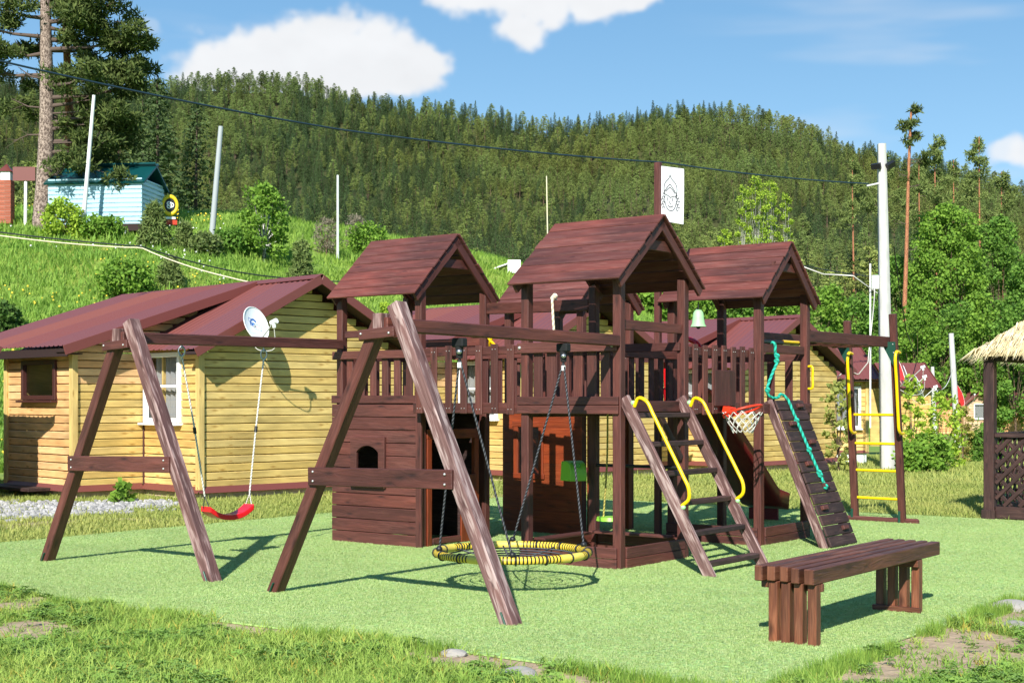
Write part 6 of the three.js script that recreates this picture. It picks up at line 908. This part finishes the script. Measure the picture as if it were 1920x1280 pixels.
// pines with a name of their own
function pine(label, base, h, clumps, opt) {
  const T = new THREE.Group(); T.name = numbered('pine_tree'); T.position.copy(base); scene.add(T); tag(T, label, 'tree', opt.group);
  const lean = opt.lean ?? [0, 0], axis = (t) => V(lean[0] * t + Math.sin(t * 5) * 0.12, h * t, lean[1] * t), L = new Leaves(opt.seed), B = new Leaves(opt.seed + 1), n = 9;
  const pts = []; for (let i = 0; i <= n; i++) pts.push(axis(i / n)); const tg = new THREE.TubeGeometry(new THREE.CatmullRomCurve3([V(0, -0.5, 0), ...pts]), 36, opt.r, 10), pp = tg.attributes.position, uvv = tg.attributes.uv;
  for (let i = 0; i < pp.count; i++) { const t = clamp(pp.getY(i) / h), c = axis(t), k = lerp(1, opt.taper ?? 0.35, t) * (1 + 0.08 * (hash(i, 3, 3) - 0.5)); pp.setX(i, c.x + (pp.getX(i) - c.x) * k); pp.setZ(i, c.z + (pp.getZ(i) - c.z) * k); uvv.setXY(i, uvv.getY(i) * 3, pp.getY(i) * 0.9); } tg.computeVertexNormals();
  mk('trunk', tg, opt.bark, T);
  for (const [x, y, rx, ry, nn] of clumps) { const c = V(x, y, (L.r() - 0.5) * opt.deep), from = axis(clamp((y - Math.abs(x) * 0.12) / h, 0.05, 0.98)); const mid = from.clone().lerp(c, 0.55).add(V(0, -0.25 * L.r(), 0)); B.stem(from, mid, opt.r * 0.28, opt.r * 0.16, 6, [1, 1, 1]).stem(mid, c, opt.r * 0.16, opt.r * 0.05, 5, [1, 1, 1]);
    for (let k = 0; k < 5; k++) B.stem(mid.clone().lerp(c, k / 5), c.clone().add(V((L.r() - 0.5) * rx * 1.6, (L.r() - 0.4) * ry * 1.2, (L.r() - 0.5) * rx)), opt.r * 0.06, 0.008, 4, [1, 1, 1]);
    for (let k = 0; k < 9; k++) L.clump(c.clone().add(V((L.r() - 0.5) * rx * 1.5, (L.r() - 0.5) * ry * 1.3, (L.r() - 0.5) * rx * 1.5)), rx * 0.36, ry * 0.34, rx * 0.36, Math.round(nn / 9), opt.needle ?? 0.26, 0.13, opt.cols ?? [[0.045, 0.075, 0.02], [0.13, 0.165, 0.045]], -0.3, 0.1); }
  for (const [x, y, l] of opt.dead ?? []) { const from = axis(clamp(y / h)), m = from.clone().add(V(x * 0.5, l * 0.1, 0.2)), e = from.clone().add(V(x, l, 0.1)); B.stem(from, m, 0.05, 0.035, 5, [1, 1, 1]).stem(m, e, 0.035, 0.01, 4, [1, 1, 1]); for (let k = 0; k < 5; k++) B.stem(m.clone().lerp(e, k / 5), m.clone().lerp(e, k / 5).add(V((L.r() - 0.3) * 0.9 * Math.sign(x), (L.r() - 0.6) * 0.7, (L.r() - 0.5) * 0.6)), 0.014, 0.005, 4, [1, 1, 1]); }
  const bgm = B.geo(); bgm.deleteAttribute('color'); const uv = new Float32Array(bgm.attributes.position.count * 2); bgm.setAttribute('uv', new THREE.BufferAttribute(uv, 2)); mk('branches', bgm, M.barkGrey, T); mk('crown', L.geo(), foliagePine, T); return T;
}
{
  const b = hit(76, 428), s = -b.z / FPX, X = (px) => (px - 76) * s, Y = (py) => (428 - py) * s;
  const cl = [[190, 30, 80, 40, 2600], [240, 75, 50, 34, 1800], [165, 85, 60, 32, 1800], [235, 118, 55, 30, 1900], [180, 150, 70, 28, 1900], [245, 165, 40, 26, 1300], [205, 205, 66, 30, 1900], [160, 235, 50, 22, 1100], [225, 250, 44, 24, 1200], [120, 10, 60, 40, 1600], [150, -50, 110, 50, 2200], [60, -70, 90, 50, 1800], [30, 30, 50, 36, 1500], [-20, 60, 50, 36, 1400], [20, 95, 40, 26, 1000], [-30, 130, 50, 30, 1100], [200, -20, 70, 40, 1600], [230, 345, 30, 22, 700], [120, 150, 40, 22, 800], [210, 60, 60, 40, 2000], [140, 45, 50, 34, 1500], [205, 130, 60, 30, 1800], [170, 190, 60, 28, 1500], [235, 215, 46, 28, 1300], [185, 275, 60, 24, 1300], [140, 320, 50, 20, 900], [40, 75, 44, 28, 1000]].map(([px, py, rx, ry, n]) => [X(px), Y(py), rx * s, ry * s, n]);
  pine('huge grey-trunked pine at the left edge beside the kiosk', b, Y(-110), cl, { r: 17 * s, taper: 0.45, bark: M.barkGrey, deep: 2.4, seed: 1301, lean: [0.35, 0], dead: [[-1.5, Y(205), 0.4], [-1.4, Y(255), -0.3], [2.2, Y(165), 0.6], [2.6, Y(215), 0.3], [2.4, Y(270), -0.2], [3.0, Y(310), -0.5], [2.2, Y(345), -0.7], [-1.2, Y(150), 0.5]] });
  const c2 = onGround(b.x + 0.6, -b.z + 1.6); pine('reddish pine trunk close behind the huge left pine', c2, Y(-100), [[110, -10, 60, 34, 1200], [60, -40, 60, 34, 1200], [140, 60, 44, 26, 900], [40, 150, 40, 26, 800], [20, 220, 50, 30, 900], [150, 300, 60, 26, 1100]].map(([px, py, rx, ry, n]) => [X(px - 20), Y(py), rx * s, ry * s, n]), { r: 10 * s, taper: 0.5, bark: M.barkRed, deep: 2.6, seed: 1305 });
  // leaning pine by the concrete pole
  const q = onGround((1684 - 960) / FPX * 122, 122), D = 122, k = D / FPX, hq = topAt(0, 205, D) - q.y, off = (px) => (px - 1684) * k, yy = (py) => topAt(0, py, D) - q.y;
  pine('thin leaning red-barked pine with a sparse top right of the concrete pole', q, hq, [[1716, 208, 10, 8, 240], [1708, 232, 14, 8, 260], [1697, 238, 12, 10, 260], [1722, 255, 14, 10, 260], [1700, 268, 12, 8, 160], [1730, 300, 22, 14, 420], [1705, 330, 14, 8, 160]].map(([px, py, rx, ry, n]) => [off(px), yy(py), rx * k, ry * k, n]), { r: 0.25, taper: 0.4, bark: M.barkRed, deep: 1.0, seed: 1310, lean: [off(1712), 0], needle: 0.4, dead: [[1.0, yy(350), 0.2], [-0.9, yy(330), 0.3], [1.2, yy(300), 0.1], [-0.8, yy(420), 0.3], [1.0, yy(470), 0.4]] });
  [[1755, 258, 52], [1838, 256, 46], [1650, 290, 50], [1790, 300, 50], [1880, 322, 50], [1600, 300, 46], [1725, 300, 46]].forEach(([px, t, w], i) => { const D2 = 225 + i * 6, kk = D2 / FPX, g0 = onGround((px - 960) / FPX * D2, D2), h = topAt(px, t, D2) - g0.y, y2 = (py) => topAt(px, py, D2) - g0.y; const cs = []; for (let j = 0; j < 9; j++) { const a = j / 8; cs.push([(hash(i, j, 4) - 0.5) * w * 1.2 * kk * (0.3 + a), y2(t + 10 + a * 110), w * 0.42 * kk * (0.5 + a * 0.7), 13 * kk, 360]); }
    pine(['tall pine topping the right skyline next to the leaning pine', 'lone tall pine sticking out highest at the right skyline', 'pine behind the top of the concrete pole', 'pine between the two tall skyline pines', 'pine low at the right end of the skyline', 'pine on the slope left of the concrete pole', 'pine crown behind the leaning trunk'][i], g0, h, cs, { r: 0.24, taper: 0.3, bark: M.barkRed, deep: 3, seed: 1320 + i * 4, needle: 0.6, group: 'tall pines at the right skyline', cols: PINE }); });
}
/* ---------------------------------------------------------------- meadow grass and flowers */
{
  const r = rng(808), list = [], fl = [];
  for (let i = 0; i < 70000; i++) { const t = r(), D = lerp(29, 128, Math.pow(r(), 1.3)), X = lerp(-0.4, 0.4, t) * D, q = D - bankStart(X); if (q < -2 || q > 50) continue; const px = 960 + X / D * FPX; list.push([X, height(X, -D) - 0.02, -D, r() * 6.28, 0.7 + r() * 0.9, r()]); if (px < 420 && r() < 0.05 * sstep(0.45, 0.62, fbm(X * 0.35, D * 0.35, 3, 14)) * 3) fl.push([X, height(X, -D) + 0.22 + r() * 0.12, -D, r() * 6.28, 0.7 + r() * 0.8, fbm(X * 0.2 + 40, D * 0.2, 2, 9) > 0.56 ? 1 : 0]); }
  scatter('meadow_grass', 'tall bright meadow grass on the slope behind the cabins', bladeTuft(10, 0.22, 0.22, 0.016, 8, 0.8), leafMat(0.4), list, (c, k, x, z) => { const t = fbm(x * 0.16, z * 0.16, 3, 15), y = k * 0.5 + t * 0.7; c.setRGB(lerp(0.14, 0.36, y), lerp(0.32, 0.5, y), lerp(0.04, 0.09, y)); });
  scatter('wild_flowers', 'white and yellow flower heads scattered in the left meadow', new THREE.IcosahedronGeometry(0.032, 0), new THREE.MeshStandardMaterial({ roughness: 0.9 }), fl, (c, k) => k ? c.setRGB(0.7, 0.56, 0.05) : c.setRGB(0.72, 0.73, 0.68));
}

renderer.render(scene, camera);
